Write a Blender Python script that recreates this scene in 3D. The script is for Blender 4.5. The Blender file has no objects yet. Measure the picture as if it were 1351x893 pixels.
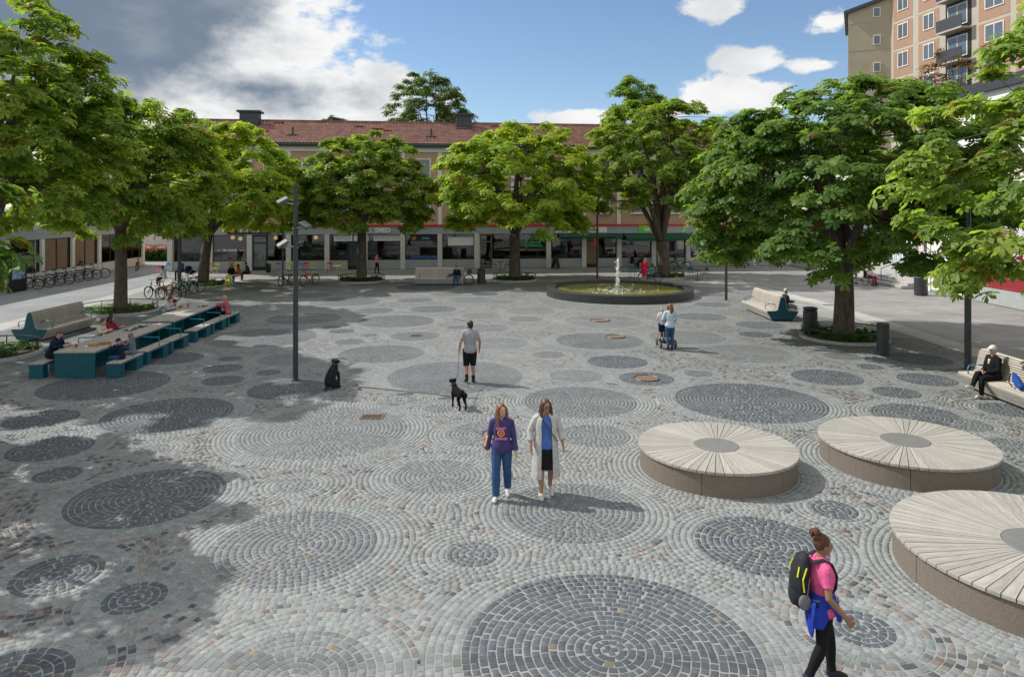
import bpy, math, random
import numpy as np
from mathutils import Vector, Matrix
R = math.radians
random.seed(7); rng = np.random.default_rng(11)
S = bpy.context.scene
C = S.collection

# ---------------------------------------------------------------- camera, sky, sun, exposure
CAM_H, FPX, CX, HY = 5.05, 938.2, 675.5, 274.0          # eye height, focal length in photo pixels, principal column, horizon row
cd = bpy.data.cameras.new('camera'); cam = bpy.data.objects.new('camera', cd); C.objects.link(cam)
cam.location = (0, 0, CAM_H); cam.rotation_euler = (R(90), 0, 0)
cd.sensor_width = 36; cd.sensor_fit = 'HORIZONTAL'; cd.lens = 36 * FPX / 1351
cd.shift_y = -(446.5 - HY) / 1351; cd.clip_start = 0.05; cd.clip_end = 3000
S.camera = cam

SUN_AZ = math.atan2(-1.0, 0.36)                           # direction towards the sun, measured from +Y to +X
SUN_EL = R(45)
sl = bpy.data.lights.new('sun', 'SUN'); sl.energy = 3.0; sl.angle = R(0.55); sl.color = (1.0, 0.96, 0.90)
sun = bpy.data.objects.new('sun', sl); C.objects.link(sun)
sdir = Vector((math.sin(SUN_AZ) * math.cos(SUN_EL), math.cos(SUN_AZ) * math.cos(SUN_EL), math.sin(SUN_EL)))
sun.rotation_euler = sdir.to_track_quat('Z', 'Y').to_euler()

W = bpy.data.worlds.new('World'); S.world = W; W.use_nodes = True
def build_sky():
    nt = W.node_tree; N = nt.nodes; L = nt.links; N.clear()
    out = N.new('ShaderNodeOutputWorld'); bg = N.new('ShaderNodeBackground'); bg.inputs[1].default_value = 0.085
    L.new(bg.outputs[0], out.inputs[0])
    sky = N.new('ShaderNodeTexSky'); sky.sky_type = 'NISHITA'; sky.sun_disc = False
    sky.sun_elevation = SUN_EL; sky.sun_rotation = SUN_AZ; sky.air_density = 1.0; sky.dust_density = 0.1; sky.ozone_density = 3.6
    tc = N.new('ShaderNodeTexCoord'); sep = N.new('ShaderNodeSeparateXYZ'); L.new(tc.outputs['Generated'], sep.inputs[0])
    def M(op, a, b=None, c=None):
        n = N.new('ShaderNodeMath'); n.operation = op
        for i, v in enumerate((a, b, c)):
            if v is None: continue
            if isinstance(v, (int, float)): n.inputs[i].default_value = v
            else: L.new(v, n.inputs[i])
        return n.outputs[0]
    def noise(vec, scale, detail, rough=0.55):
        n = N.new('ShaderNodeTexNoise'); n.inputs['Scale'].default_value = scale; n.inputs['Detail'].default_value = detail
        n.inputs['Roughness'].default_value = rough; L.new(vec, n.inputs['Vector']); return n.outputs['Fac']
    def smooth(v, lo, hi):
        n = N.new('ShaderNodeMapRange'); n.interpolation_type = 'SMOOTHSTEP'; L.new(v, n.inputs[0])
        n.inputs[1].default_value = lo; n.inputs[2].default_value = hi; return n.outputs[0]
    az = M('ARCTAN2', sep.outputs[0], sep.outputs[1]); el = M('ARCSINE', sep.outputs[2])
    mp = N.new('ShaderNodeMapping'); mp.inputs['Scale'].default_value = (1, 1, 1.9); L.new(tc.outputs['Generated'], mp.inputs[0])
    n1 = noise(mp.outputs[0], 5.0, 6, 0.58); n2 = noise(mp.outputs[0], 13.0, 7, 0.62); n3 = noise(mp.outputs[0], 2.2, 3)
    # cloud banks by compass bearing and height above the horizon
    def pix(x, y): 
        u = (x - CX) / FPX; v = (HY - y) / FPX
        return math.atan(u), math.atan(v / math.sqrt(1 + u * u))
    def blob(x, y, rx, ry, gain):
        a0, e0 = pix(x, y)
        dx = M('DIVIDE', M('SUBTRACT', az, a0), rx / FPX); dy = M('DIVIDE', M('SUBTRACT', el, e0), ry / FPX)
        d = M('SQRT', M('ADD', M('MULTIPLY', dx, dx), M('MULTIPLY', dy, dy)))
        return M('MULTIPLY', M('SUBTRACT', 1.0, d), gain)
    bl = [(130, 10, 330, 150, .75), (330, 150, 260, 95, .50), (20, 150, 300, 60, .38), (470, 148, 90, 34, .42), (300, 60, 110, 120, .40),
          (988, 84, 46, 20, .36), (955, 124, 100, 30, .40), (770, 158, 70, 20, .36), (940, 10, 40, 16, .30), (1095, 30, 42, 16, .30), (478, 85, 18, 12, .25), (1070, 88, 50, 12, .25)]
    tot = None
    for b in bl:
        v = blob(*b); tot = v if tot is None else M('MAXIMUM', tot, v)
    away = smooth(M('ABSOLUTE', az), 0.85, 1.3)                          # cumulus out of view, cover added there to raise the fill light
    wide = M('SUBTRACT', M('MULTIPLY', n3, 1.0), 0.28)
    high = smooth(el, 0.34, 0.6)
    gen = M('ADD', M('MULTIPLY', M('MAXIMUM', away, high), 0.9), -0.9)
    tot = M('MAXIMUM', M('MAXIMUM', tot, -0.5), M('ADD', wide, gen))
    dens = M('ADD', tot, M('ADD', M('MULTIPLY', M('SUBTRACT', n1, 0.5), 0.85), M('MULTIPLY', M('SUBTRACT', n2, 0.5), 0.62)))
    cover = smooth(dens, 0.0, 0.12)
    bank = M('MAXIMUM', blob(60, -10, 330, 175, .85), M('MAXIMUM', blob(330, 118, 170, 48, .42), blob(90, 120, 260, 70, .42)))
    thick = smooth(M('ADD', bank, M('ADD', M('MULTIPLY', M('SUBTRACT', n1, 0.5), 0.8), M('MULTIPLY', M('SUBTRACT', n2, 0.5), 0.5))), 0.02, 0.42)
    under = smooth(M('SUBTRACT', n1, M('MULTIPLY', dens, 0.15)), 0.40, 0.62)
    c1 = N.new('ShaderNodeMix'); c1.data_type = 'RGBA'; c1.inputs[6].default_value = (7.2, 7.2, 7.2, 1); c1.inputs[7].default_value = (1.45, 1.9, 2.5, 1); L.new(thick, c1.inputs[0])
    c2 = N.new('ShaderNodeMix'); c2.data_type = 'RGBA'; L.new(M('MULTIPLY', under, 0.50), c2.inputs[0]); L.new(c1.outputs[2], c2.inputs[6]); c2.inputs[7].default_value = (3.6, 3.9, 4.2, 1)
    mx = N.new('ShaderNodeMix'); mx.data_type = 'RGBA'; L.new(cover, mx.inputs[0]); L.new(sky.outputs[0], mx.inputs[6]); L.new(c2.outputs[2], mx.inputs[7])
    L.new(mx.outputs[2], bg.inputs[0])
build_sky()
vs = S.view_settings; vs.view_transform = 'Standard'; vs.look = 'None'; vs.gamma = 1; vs.exposure = 0.62; vs.use_curve_mapping = False
S.cycles.max_bounces = 6; S.cycles.diffuse_bounces = 3; S.cycles.glossy_bounces = 3; S.cycles.transparent_max_bounces = 12; S.cycles.use_denoising = True
S.cycles.sample_clamp_indirect = 6

def G(px, py, z=0.0):
    """photo pixel of a point known to stand at height z -> its place on the ground plan"""
    d = (CAM_H - z) * FPX / (py - HY)
    return Vector(((px - CX) * d / FPX, d, z))
def GZ(px, d): return (px - CX) * d / FPX                 # across-distance of a column at depth d

# ---------------------------------------------------------------- helpers
def tag(o, label=None, cat=None, group=None, kind=None):
    for k, v in (('label', label), ('category', cat), ('group', group), ('kind', kind)):
        if v: o[k] = v
    return o
def empty(name, loc=(0, 0, 0), rz=0.0, **kw):
    o = bpy.data.objects.new(name, None); C.objects.link(o); o.location = loc; o.rotation_euler = (0, 0, rz); o.empty_display_size = 0.2
    return tag(o, **kw)
def link(name, me, parent=None, loc=None, rz=None):
    o = bpy.data.objects.new(name, me); C.objects.link(o); o.parent = parent
    if loc is not None: o.location = loc
    if rz is not None: o.rotation_euler = (0, 0, rz)
    return o
def copy_tree(o, parent=None):
    c = o.copy(); C.objects.link(c); c.parent = parent
    for ch in [x for x in o.children]: copy_tree(ch, c)
    return c

class MB:
    def __init__(s): s.v = []; s.f = []; s.m = []; s.cur = 0
    def quad_faces(s, fs): 
        s.f += fs; s.m += [s.cur] * len(fs)
    def box(s, x0, x1, y0, y1, z0, z1, bev=0.0):
        if bev <= 0:
            n = len(s.v); s.v += [(x, y, z) for z in (z0, z1) for y in (y0, y1) for x in (x0, x1)]
            s.quad_faces([(n, n+2, n+3, n+1), (n+4, n+5, n+7, n+6), (n, n+1, n+5, n+4), (n+2, n+6, n+7, n+3), (n, n+4, n+6, n+2), (n+1, n+3, n+7, n+5)])
        else:
            p = [(x0+bev, y0), (x1-bev, y0), (x1, y0+bev), (x1, y1-bev), (x1-bev, y1), (x0+bev, y1), (x0, y1-bev), (x0, y0+bev)]
            q = [(x0+bev*1.6, y0+bev), (x1-bev*1.6, y0+bev), (x1-bev, y0+bev*1.6), (x1-bev, y1-bev*1.6), (x1-bev*1.6, y1-bev), (x0+bev*1.6, y1-bev), (x0+bev, y1-bev*1.6), (x0+bev, y0+bev*1.6)]
            s.rings([[(a, b, z0) for a, b in p], [(a, b, z1-bev) for a, b in p], [(a, b, z1) for a, b in q]])
        return s
    def rings(s, rs, cap0=True, cap1=True, closed=True):
        n0 = len(s.v); k = len(rs[0])
        for r in rs: s.v += [tuple(p) for p in r]
        fs = []
        for i in range(len(rs) - 1):
            a = n0 + i * k; b = a + k
            for j in range(k if closed else k - 1):
                j2 = (j + 1) % k
                fs.append((a+j, a+j2, b+j2, b+j))
        if cap0: fs.append(tuple(n0 + j for j in reversed(range(k))))
        if cap1: fs.append(tuple(n0 + (len(rs)-1) * k + j for j in range(k)))
        s.quad_faces(fs); return s
    def prism(s, poly, z0, z1): return s.rings([[(x, y, z0) for x, y in poly], [(x, y, z1) for x, y in poly]])
    def tube(s, pts, rad, n=8, side=None, ry=None, cap=True):
        pts = [Vector(p) for p in pts]; m = len(pts)
        rad = rad if isinstance(rad, (list, tuple)) else [rad] * m
        ry = rad if ry is None else (ry if isinstance(ry, (list, tuple)) else [ry] * m)
        rs = []; u = None
        for i in range(m):
            t = (pts[min(i+1, m-1)] - pts[max(i-1, 0)])
            t = t.normalized() if t.length > 1e-9 else Vector((0, 0, 1))
            if u is None: u = Vector(side) if side is not None else (Vector((1, 0, 0)) if abs(t.x) < .8 else Vector((0, 1, 0)))
            if side is not None: u = Vector(side)
            u = (u - t * u.dot(t)).normalized(); w = t.cross(u)
            rs.append([pts[i] + u * math.cos(2*math.pi*j/n) * rad[i] + w * math.sin(2*math.pi*j/n) * ry[i] for j in range(n)])
        return s.rings(rs, cap, cap)
    def lathe(s, prof, n=24, c=(0, 0), cap0=True, cap1=True):
        return s.rings([[(c[0] + r * math.cos(2*math.pi*j/n), c[1] + r * math.sin(2*math.pi*j/n), z) for j in range(n)] for r, z in prof], cap0, cap1)
    def ball(s, c, rx, ry=None, rz=None, n=10, m=7, rot=None):
        ry = ry or rx; rz = rz or rx; rs = []
        for i in range(m):
            a = math.pi * (i + 0.35) / (m - 0.3) - math.pi/2
            ring = []
            for j in range(n):
                b = 2*math.pi*j/n; p = Vector((rx*math.cos(a)*math.cos(b), ry*math.cos(a)*math.sin(b), rz*math.sin(a)))
                if rot is not None: p = rot @ p
                ring.append(p + Vector(c))
            rs.append(ring)
        return s.rings(rs)
    def torus(s, c, Rr, r, axis='x', n=24, m=6):
        pts = []
        n0 = len(s.v)
        for i in range(n):
            a = 2*math.pi*i/n
            for j in range(m):
                b = 2*math.pi*j/m; d = Rr + r*math.cos(b); h = r*math.sin(b)
                p = {'x': (h, d*math.cos(a), d*math.sin(a)), 'y': (d*math.cos(a), h, d*math.sin(a)), 'z': (d*math.cos(a), d*math.sin(a), h)}[axis]
                s.v.append((c[0]+p[0], c[1]+p[1], c[2]+p[2]))
        s.quad_faces([(n0+i*m+j, n0+((i+1) % n)*m+j, n0+((i+1) % n)*m+(j+1) % m, n0+i*m+(j+1) % m) for i in range(n) for j in range(m)])
        return s
    def xf(s, mat):
        s.v = [tuple(mat @ Vector(p)) for p in s.v]; return s
    def mesh(s, name, mats, smooth=False):
        me = bpy.data.meshes.new(name); me.from_pydata(s.v, [], s.f)
        for m in (mats if isinstance(mats, (list, tuple)) else [mats]):
            if m is not None: me.materials.append(m)
        if any(s.m): me.polygons.foreach_set('material_index', s.m)
        if smooth: me.polygons.foreach_set('use_smooth', [True] * len(me.polygons))
        me.update(); return me
    def build(s, name, mats, parent=None, smooth=False, loc=None, rz=None):
        return link(name, s.mesh(name, mats, smooth), parent, loc, rz)
def auto(o, ang=40):
    me = o.data; me.polygons.foreach_set('use_smooth', [True] * len(me.polygons)); me.set_sharp_from_angle(angle=R(ang)); return o

def np_mesh(name, verts, quads, mat, col=None, smooth=False):
    """verts (n,3), faces (m,4) as one mesh, with an optional colour per vertex"""
    me = bpy.data.meshes.new(name); nv, nf = len(verts), len(quads); k = quads.shape[1]
    me.vertices.add(nv); me.vertices.foreach_set('co', np.ascontiguousarray(verts, dtype=np.float32).ravel())
    me.loops.add(nf * k); me.loops.foreach_set('vertex_index', np.ascontiguousarray(quads, dtype=np.int32).ravel())
    me.polygons.add(nf); me.polygons.foreach_set('loop_start', np.arange(0, nf * k, k, dtype=np.int32))
    if col is not None:
        ca = me.color_attributes.new('Col', 'FLOAT_COLOR', 'POINT')
        ca.data.foreach_set('color', np.concatenate([col, np.ones((nv, 1))], 1).astype(np.float32).ravel())
    if smooth: me.polygons.foreach_set('use_smooth', np.ones(nf, dtype=bool))
    me.materials.append(mat); me.update(calc_edges=True); me.validate(); return me

# ---------------------------------------------------------------- materials
MATS = {}
def mat(name, col, rough=0.6, metal=0.0, nscale=0.0, namt=0.25, bump=0.0, bscale=None, src=None, coat=0.0, col2=None, stretch=None, spec=None, orand=0.0):
    if name in MATS: return MATS[name]
    m = bpy.data.materials.new(name); m.use_nodes = True; nt = m.node_tree; N = nt.nodes; L = nt.links; p = N['Principled BSDF']
    p.inputs['Roughness'].default_value = rough; p.inputs['Metallic'].default_value = metal
    if spec is not None: p.inputs['Specular IOR Level'].default_value = spec
    if coat: p.inputs['Coat Weight'].default_value = coat
    base = None
    if src == 'attr':
        a = N.new('ShaderNodeVertexColor'); a.layer_name = 'Col'; base = a.outputs[0]
    elif src == 'obj':
        a = N.new('ShaderNodeObjectInfo'); base = a.outputs['Color']
    p.inputs['Base Color'].default_value = (*col, 1)
    tc = N.new('ShaderNodeTexCoord'); vec = tc.outputs['Object']
    if stretch:
        mp = N.new('ShaderNodeMapping'); mp.inputs['Scale'].default_value = stretch; L.new(vec, mp.inputs[0]); vec = mp.outputs[0]
    if nscale or base is not None or orand:
        nz = N.new('ShaderNodeTexNoise'); nz.inputs['Scale'].default_value = nscale or 8; nz.inputs['Detail'].default_value = 5; nz.inputs['Roughness'].default_value = 0.6
        L.new(vec, nz.inputs['Vector'])
        if col2 is not None:
            mx = N.new('ShaderNodeMix'); mx.data_type = 'RGBA'; mx.inputs[6].default_value = (*col, 1); mx.inputs[7].default_value = (*col2, 1)
            mr = N.new('ShaderNodeMapRange'); mr.inputs[1].default_value = 0.38; mr.inputs[2].default_value = 0.64; L.new(nz.outputs['Fac'], mr.inputs[0]); L.new(mr.outputs[0], mx.inputs[0]); base = mx.outputs[2]
        mr = N.new('ShaderNodeMapRange'); mr.inputs[1].default_value = 0.28; mr.inputs[2].default_value = 0.72
        mr.inputs[3].default_value = 1 - namt; mr.inputs[4].default_value = 1 + namt; L.new(nz.outputs['Fac'], mr.inputs[0])
        fac = mr.outputs[0]
        if orand:
            oi = N.new('ShaderNodeObjectInfo'); mr2 = N.new('ShaderNodeMapRange'); mr2.inputs[3].default_value = 1 - orand; mr2.inputs[4].default_value = 1 + orand; L.new(oi.outputs['Random'], mr2.inputs[0])
            mm = N.new('ShaderNodeMath'); mm.operation = 'MULTIPLY'; L.new(fac, mm.inputs[0]); L.new(mr2.outputs[0], mm.inputs[1]); fac = mm.outputs[0]
        vm = N.new('ShaderNodeVectorMath'); vm.operation = 'SCALE'
        if base is not None: L.new(base, vm.inputs[0])
        else: vm.inputs[0].default_value = col
        L.new(fac, vm.inputs['Scale']); L.new(vm.outputs[0], p.inputs['Base Color'])
    if bump:
        nb = N.new('ShaderNodeTexNoise'); nb.inputs['Scale'].default_value = bscale or 40; nb.inputs['Detail'].default_value = 4; L.new(vec, nb.inputs['Vector'])
        b = N.new('ShaderNodeBump'); b.inputs['Strength'].default_value = bump; b.inputs['Distance'].default_value = 0.02
        L.new(nb.outputs['Fac'], b.inputs['Height']); L.new(b.outputs[0], p.inputs['Normal'])
    MATS[name] = m; return m
def leafmat(name, trans=0.35, rough=0.45):
    m = bpy.data.materials.new(name); m.use_nodes = True; nt = m.node_tree; N = nt.nodes; L = nt.links; p = N['Principled BSDF']
    a = N.new('ShaderNodeVertexColor'); a.layer_name = 'Col'; p.inputs['Roughness'].default_value = rough
    p.inputs['Specular IOR Level'].default_value = 0.35
    L.new(a.outputs[0], p.inputs['Base Color'])
    t = N.new('ShaderNodeBsdfTranslucent'); vm = N.new('ShaderNodeVectorMath'); vm.operation = 'MULTIPLY'; vm.inputs[1].default_value = (1.45, 1.5, 0.6)
    L.new(a.outputs[0], vm.inputs[0]); L.new(vm.outputs[0], t.inputs['Color'])
    mx = N.new('ShaderNodeMixShader'); mx.inputs[0].default_value = trans; L.new(p.outputs[0], mx.inputs[1]); L.new(t.outputs[0], mx.inputs[2]); L.new(mx.outputs[0], N['Material Output'].inputs[0])
    return m
def glassmat(name, tint=(.55, .6, .6), refl=1.0):
    m = bpy.data.materials.new(name); m.use_nodes = True; nt = m.node_tree; N = nt.nodes; L = nt.links; N.remove(N['Principled BSDF'])
    t = N.new('ShaderNodeBsdfTransparent'); t.inputs[0].default_value = (*tint, 1); g = N.new('ShaderNodeBsdfGlossy'); g.inputs['Roughness'].default_value = 0.02
    lw = N.new('ShaderNodeFresnel'); lw.inputs[0].default_value = 1.6
    ma = N.new('ShaderNodeMath'); ma.operation = 'MULTIPLY_ADD'; ma.inputs[1].default_value = refl; ma.inputs[2].default_value = 0.06; L.new(lw.outputs[0], ma.inputs[0])
    mx = N.new('ShaderNodeMixShader'); L.new(ma.outputs[0], mx.inputs[0]); L.new(t.outputs[0], mx.inputs[1]); L.new(g.outputs[0], mx.inputs[2]); L.new(mx.outputs[0], N['Material Output'].inputs[0])
    return m

def slabmat(name, col, bw, bh, rot=0.0, var=0.18, off=0.5, mortar=0.7, rough=.75, ms=.006):
    """square-cut paving: brick lattice, each slab its own tone, with blotches of wear"""
    m = bpy.data.materials.new(name); m.use_nodes = True; nt = m.node_tree; N = nt.nodes; L = nt.links; p = N['Principled BSDF']
    tc = N.new('ShaderNodeTexCoord'); mp = N.new('ShaderNodeMapping'); mp.inputs['Rotation'].default_value = (0, 0, rot); L.new(tc.outputs['Object'], mp.inputs[0])
    br = N.new('ShaderNodeTexBrick'); L.new(mp.outputs[0], br.inputs['Vector']); br.offset = off
    br.inputs['Scale'].default_value = 1; br.inputs['Brick Width'].default_value = bw; br.inputs['Row Height'].default_value = bh; br.inputs['Mortar Size'].default_value = ms; br.inputs['Mortar Smooth'].default_value = 0.2
    lo = [c * (1 - var) for c in col]; hi = [c * (1 + var) for c in col]
    br.inputs['Color1'].default_value = (*lo, 1); br.inputs['Color2'].default_value = (*hi, 1); br.inputs['Mortar'].default_value = (*[c * mortar for c in col], 1)
    nz = N.new('ShaderNodeTexNoise'); nz.inputs['Scale'].default_value = 0.35; nz.inputs['Detail'].default_value = 8; nz.inputs['Roughness'].default_value = .65; L.new(tc.outputs['Object'], nz.inputs['Vector'])
    mr = N.new('ShaderNodeMapRange'); mr.inputs[1].default_value = .3; mr.inputs[2].default_value = .7; mr.inputs[3].default_value = .74; mr.inputs[4].default_value = 1.2; L.new(nz.outputs['Fac'], mr.inputs[0])
    vm = N.new('ShaderNodeVectorMath'); vm.operation = 'SCALE'; L.new(br.outputs['Color'], vm.inputs[0]); L.new(mr.outputs[0], vm.inputs['Scale']); L.new(vm.outputs[0], p.inputs['Base Color'])
    p.inputs['Roughness'].default_value = rough
    b = N.new('ShaderNodeBump'); b.inputs['Strength'].default_value = .4; b.inputs['Distance'].default_value = .01; b.invert = True; L.new(br.outputs['Fac'], b.inputs['Height']); L.new(b.outputs[0], p.inputs['Normal'])
    return m

m_stone = mat('cobble_granite', (.3, .3, .3), .72, nscale=26, namt=.27, bump=.6, bscale=60, src='attr')
m_stone_o = mat('cobble_granite_single', (.3, .3, .3), .72, nscale=16, namt=.27, bump=.6, bscale=40, src='obj')
m_joint = mat('joint_sand', (.265, .275, .268), .95, nscale=1.2, namt=.16, bump=.5, bscale=90)
m_teal = mat('teal_paint', (.004, .085, .115), .42, nscale=5, namt=.12, spec=.4)
m_wood = mat('weathered_wood', (.36, .34, .31), .7, nscale=3.2, namt=.24, bump=.25, bscale=18, stretch=(1, 7, 7), orand=.13)
m_slat = mat('pale_slat_wood', (.46, .42, .365), .65, nscale=4, namt=.16, bump=.2, bscale=20, stretch=(6, 1, 6), orand=.10)
m_endgrain = mat('warm_wood', (.42, .25, .12), .6, nscale=6, namt=.2)
m_pole = mat('dark_pole_paint', (.035, .04, .043), .42, nscale=6, namt=.15)
m_black = mat('black_plastic', (.012, .012, .014), .5)
m_rubber = mat('rubber', (.018, .018, .018), .8)
m_steel = mat('steel', (.55, .56, .57), .32, 1.0)
m_greymetal = mat('grey_metal', (.30, .31, .32), .45, .6, nscale=9, namt=.12)
m_bark = mat('bark', (.095, .075, .058), .92, nscale=7, namt=.45, bump=1.0, bscale=16, stretch=(1, 1, .35))
m_leaf = leafmat('leaf', .60, .5)
m_curb = mat('granite_kerb', (.40, .39, .37), .8, nscale=30, namt=.25, bump=.3, bscale=60)
m_soil = mat('soil', (.06, .045, .032), .95, nscale=8, namt=.5, bump=.8, bscale=25)
m_glass = glassmat('shop_glass')
m_white = mat('white_paint', (.78, .78, .76), .5, nscale=3, namt=.05)
# ---------------------------------------------------------------- ground, paving, cobbles
m_ground = mat('ground_far', (.14, .14, .12), .95, nscale=.05, namt=.3)
m_pave = slabmat('pavement_slabs', (.245, .243, .238), .7, .35, rot=0.12, var=.10)
m_strip = slabmat('pale_slabs', (.40, .39, .365), .9, .9, rot=0.0, var=.06, off=0)
m_blue_pave = slabmat('worn_slabs', (.24, .25, .26), .35, .35, var=.06)
def sheet(name, poly, z, m):
    b = MB(); b.v = [(x, y, z) for x, y in poly]; b.quad_faces([tuple(range(len(poly)))]); o = b.build(name, m); o['kind'] = 'structure'; return o
sheet('ground', [(-1500, -800), (1500, -800), (1500, 2600), (-1500, 2600)], -.08, m_ground)
sheet('pavement', [(-75, -25), (75, -25), (75, 110), (-75, 110)], -.030, m_pave)
PL = lambda y: -18.6 - .085 * y                       # left edge of the cobbled square
PR = lambda y: 15.7 if y < 38 else 15.7 - (y - 38) * .11
PF = 48.4
plaza = sheet('plaza', [(PL(1), 1), (PR(1), 1), (PR(38), 38), (PR(PF), PF), (PL(PF), PF)], -.004, m_joint)
sheet('side_pavement', [(-31.5, 5), (PL(5) - 1.3, 5), (PL(PF) - 1.3, PF + 2), (-26, 70), (-31.5, 70)], -.026, m_blue_pave)
def band(name, a, b, w, z=-.022):
    a = Vector(a); b = Vector(b); d = (b - a).normalized(); n = Vector((-d.y, d.x)) * w / 2
    return sheet(name, [tuple(a + n), tuple(a - n), tuple(b - n), tuple(b + n)], z, m_strip)
band('paving_band', (PL(2) - .62, 2), (PL(PF) - .62, PF), 1.1)
band('paving_band', (PR(2) + .6, 2), (PR(38) + .6, 38.2), 1.0)
band('paving_band', (PR(38) + .6, 38), (PR(PF) + .6, PF), 1.0, -.020)
band('paving_band', (-24, PF + .9), (16, PF + .9), 1.5, -.018)
band('paving_band', (-26, 53.2), (20, 56.0), .5)

# rings of setts: photo pixel of each disc's middle, half width, tone (0 darkest .. 3 as pale as its surround)
CIRC = [(757,677,93,1),(1003,721,90,0),(623,731,35,1),(1100,672,33,0),(1135,829,48,0),(989,532,102,0),(765,531,75,1),(785,575,47,1),
 (1210,549,65,0),(1091,498,49,0),(1183,518,34,0),(1223,501,42,0),(1212,474,46,0),(1111,470,26,1),(1148,484,19,0),(984,467,62,2),(1003,429,33,1),
 (997,441.5,23,0),(925,418,34,1),(940,402,25,1),(906,445,51,2),(947,389,14,1),(1330,541,42,0),(1335,588,38,1),(814.5,477.5,40,0),(853,499.5,37,0),(921.5,493,19,1),(760,496,35,2),
 (724,468,22,1),(791,450,58,1),(796,424,50,2),(694,421,23,1),(700.5,410,32,2),(635,416.5,26,2),(642,433,30,2),(656,453,40,2),(601,498,89,1),
 (428,572,112,2),(381,514,55,0),(503,467,57,1),(548,443.5,33,1),(522,424,51,1),(461,451,20,1),(494,410,26,1),(572,408,31,1),(604,432,15,1),
 (401,420.5,50,1),(345,446,75,1),(379,474,40,2),(354,491.5,17,0),(451,437,17,0),(437,432,13,0),(475,488,17,2),(487,442,12,1),(455,398,47,1),(548,396,24,1),
 (589,388,22,1),(622,396,30,2),(562,379,40,0),(579,539,20,2),(640,573,50,2),(222,548,90,0),(139,509,90,0),(55,553,53,0),(67,592,61,0),(76,626,35,0),
 (195,658,109,0),(76,759,66,0),(178,789,46,0),(389,725,112,1),(10,905,95,0),(385,905,115,2),(576,629,60,2),(200,593,25,2),(389,640,25,2),
 (303,473,17,0),(294,486,27,0),(294,502,29,0),(228,473,42,0),(53,463,12,0),(24,460,11,1),(50,482,15,0),(0,510,12,0),(130,437,28,0),(-5,642,18,2),
 (350,381,32,1),(300,398,25,1),(690,384,18,0),(640,388,18,0),(410,390,28,1),(660,398,20,2),(250,400,18,1),(300,420,22,1),(1250,640,22,2),(900,398,14,1),(1290,660,20,1)]
discs = []
for x, y, a, t in CIRC:
    Z = CAM_H * FPX / (y - HY)
    for _ in range(4):
        X = (x - CX) * Z / FPX; r = a * Z / FPX / math.sqrt(1 + (X / Z) ** 2)
        Z = (CAM_H * FPX / (y - HY)); Z = (Z + math.sqrt(Z * Z + 4 * r * r)) / 2
    discs.append((X, Z, r, t))
discs.append((1.12, 8.12, 1.70, 0))
BENCHES = [(3.97, 13.8, 1.5), (7.8, 14.1, 1.6), (7.3, 9.7, 1.9)]
for x, y, r in BENCHES: discs.append((x, y, r, 3))
discs.append((6.2, 41.2, 4.25, 3))
discs += [(-2.6, 5.6, 1.1, 0), (4.6, 5.3, .9, 0), (9.6, 5.0, 1.2, 1), (-6.5, 4.2, 1.2, 1), (11.8, 12.2, .8, 0), (10.6, 16.6, .55, 1), (-14, 11, 1.1, 0), (-17, 16, 1.2, 0), (-13.5, 6.6, 1.3, 1)]
D = np.array(discs)
def setts():
    P = 0.099; out = []
    for j, (cx, cy, r, t) in enumerate(discs):
        nd = max(2, round(r / P)); pd = r / nd
        radii = [(k + .5) * pd for k in range(nd)] + [r + (k + .5) * P for k in range(33)]
        for ri in radii:
            n = max(4, int(round(2 * math.pi * ri / .103))); ph = rng.uniform(0, 6.28)
            a = ph + (np.arange(n) + rng.uniform(-.16, .16, n)) * 2 * math.pi / n
            wtan = 2 * math.pi * ri / n
            px = cx + ri * np.cos(a); py = cy + ri * np.sin(a)
            s_own = ri - r
            keep = (px > -18.6 - .085 * py + .05) & (px < np.where(py < 38, 15.7, 15.7 - (py - 38) * .11) - .05) & (py > 3) & (py < PF)
            if not keep.any(): continue
            a, px, py = a[keep], px[keep], py[keep]
            dd = np.sqrt((px[:, None] - D[None, :, 0]) ** 2 + (py[:, None] - D[None, :, 1]) ** 2) - D[None, :, 2]
            dd[:, j] = 9e9
            k2 = s_own < dd.min(1) + .008
            if k2.any():
                q = k2.sum(); out.append(np.stack([px[k2], py[k2], a[k2], np.full(q, wtan), np.full(q, pd if ri < r else P), np.full(q, s_own), np.full(q, t), np.full(q, r), np.full(q, j)], 1))
    return np.concatenate(out)
ST = setts(); NS = len(ST)
u = rng.random(NS); tone = ST[:, 6]; so = ST[:, 5]
lightw = np.clip(.22 + ST[:, 7] * .16, .25, .52)
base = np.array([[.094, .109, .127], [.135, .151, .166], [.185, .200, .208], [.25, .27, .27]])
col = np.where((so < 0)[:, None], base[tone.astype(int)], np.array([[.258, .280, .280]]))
fill = so > lightw
pal = np.array([[.235, .255, .255], [.225, .178, .158], [.085, .092, .105], [.285, .245, .222], [.185, .19, .19], [.285, .30, .292]])
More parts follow.
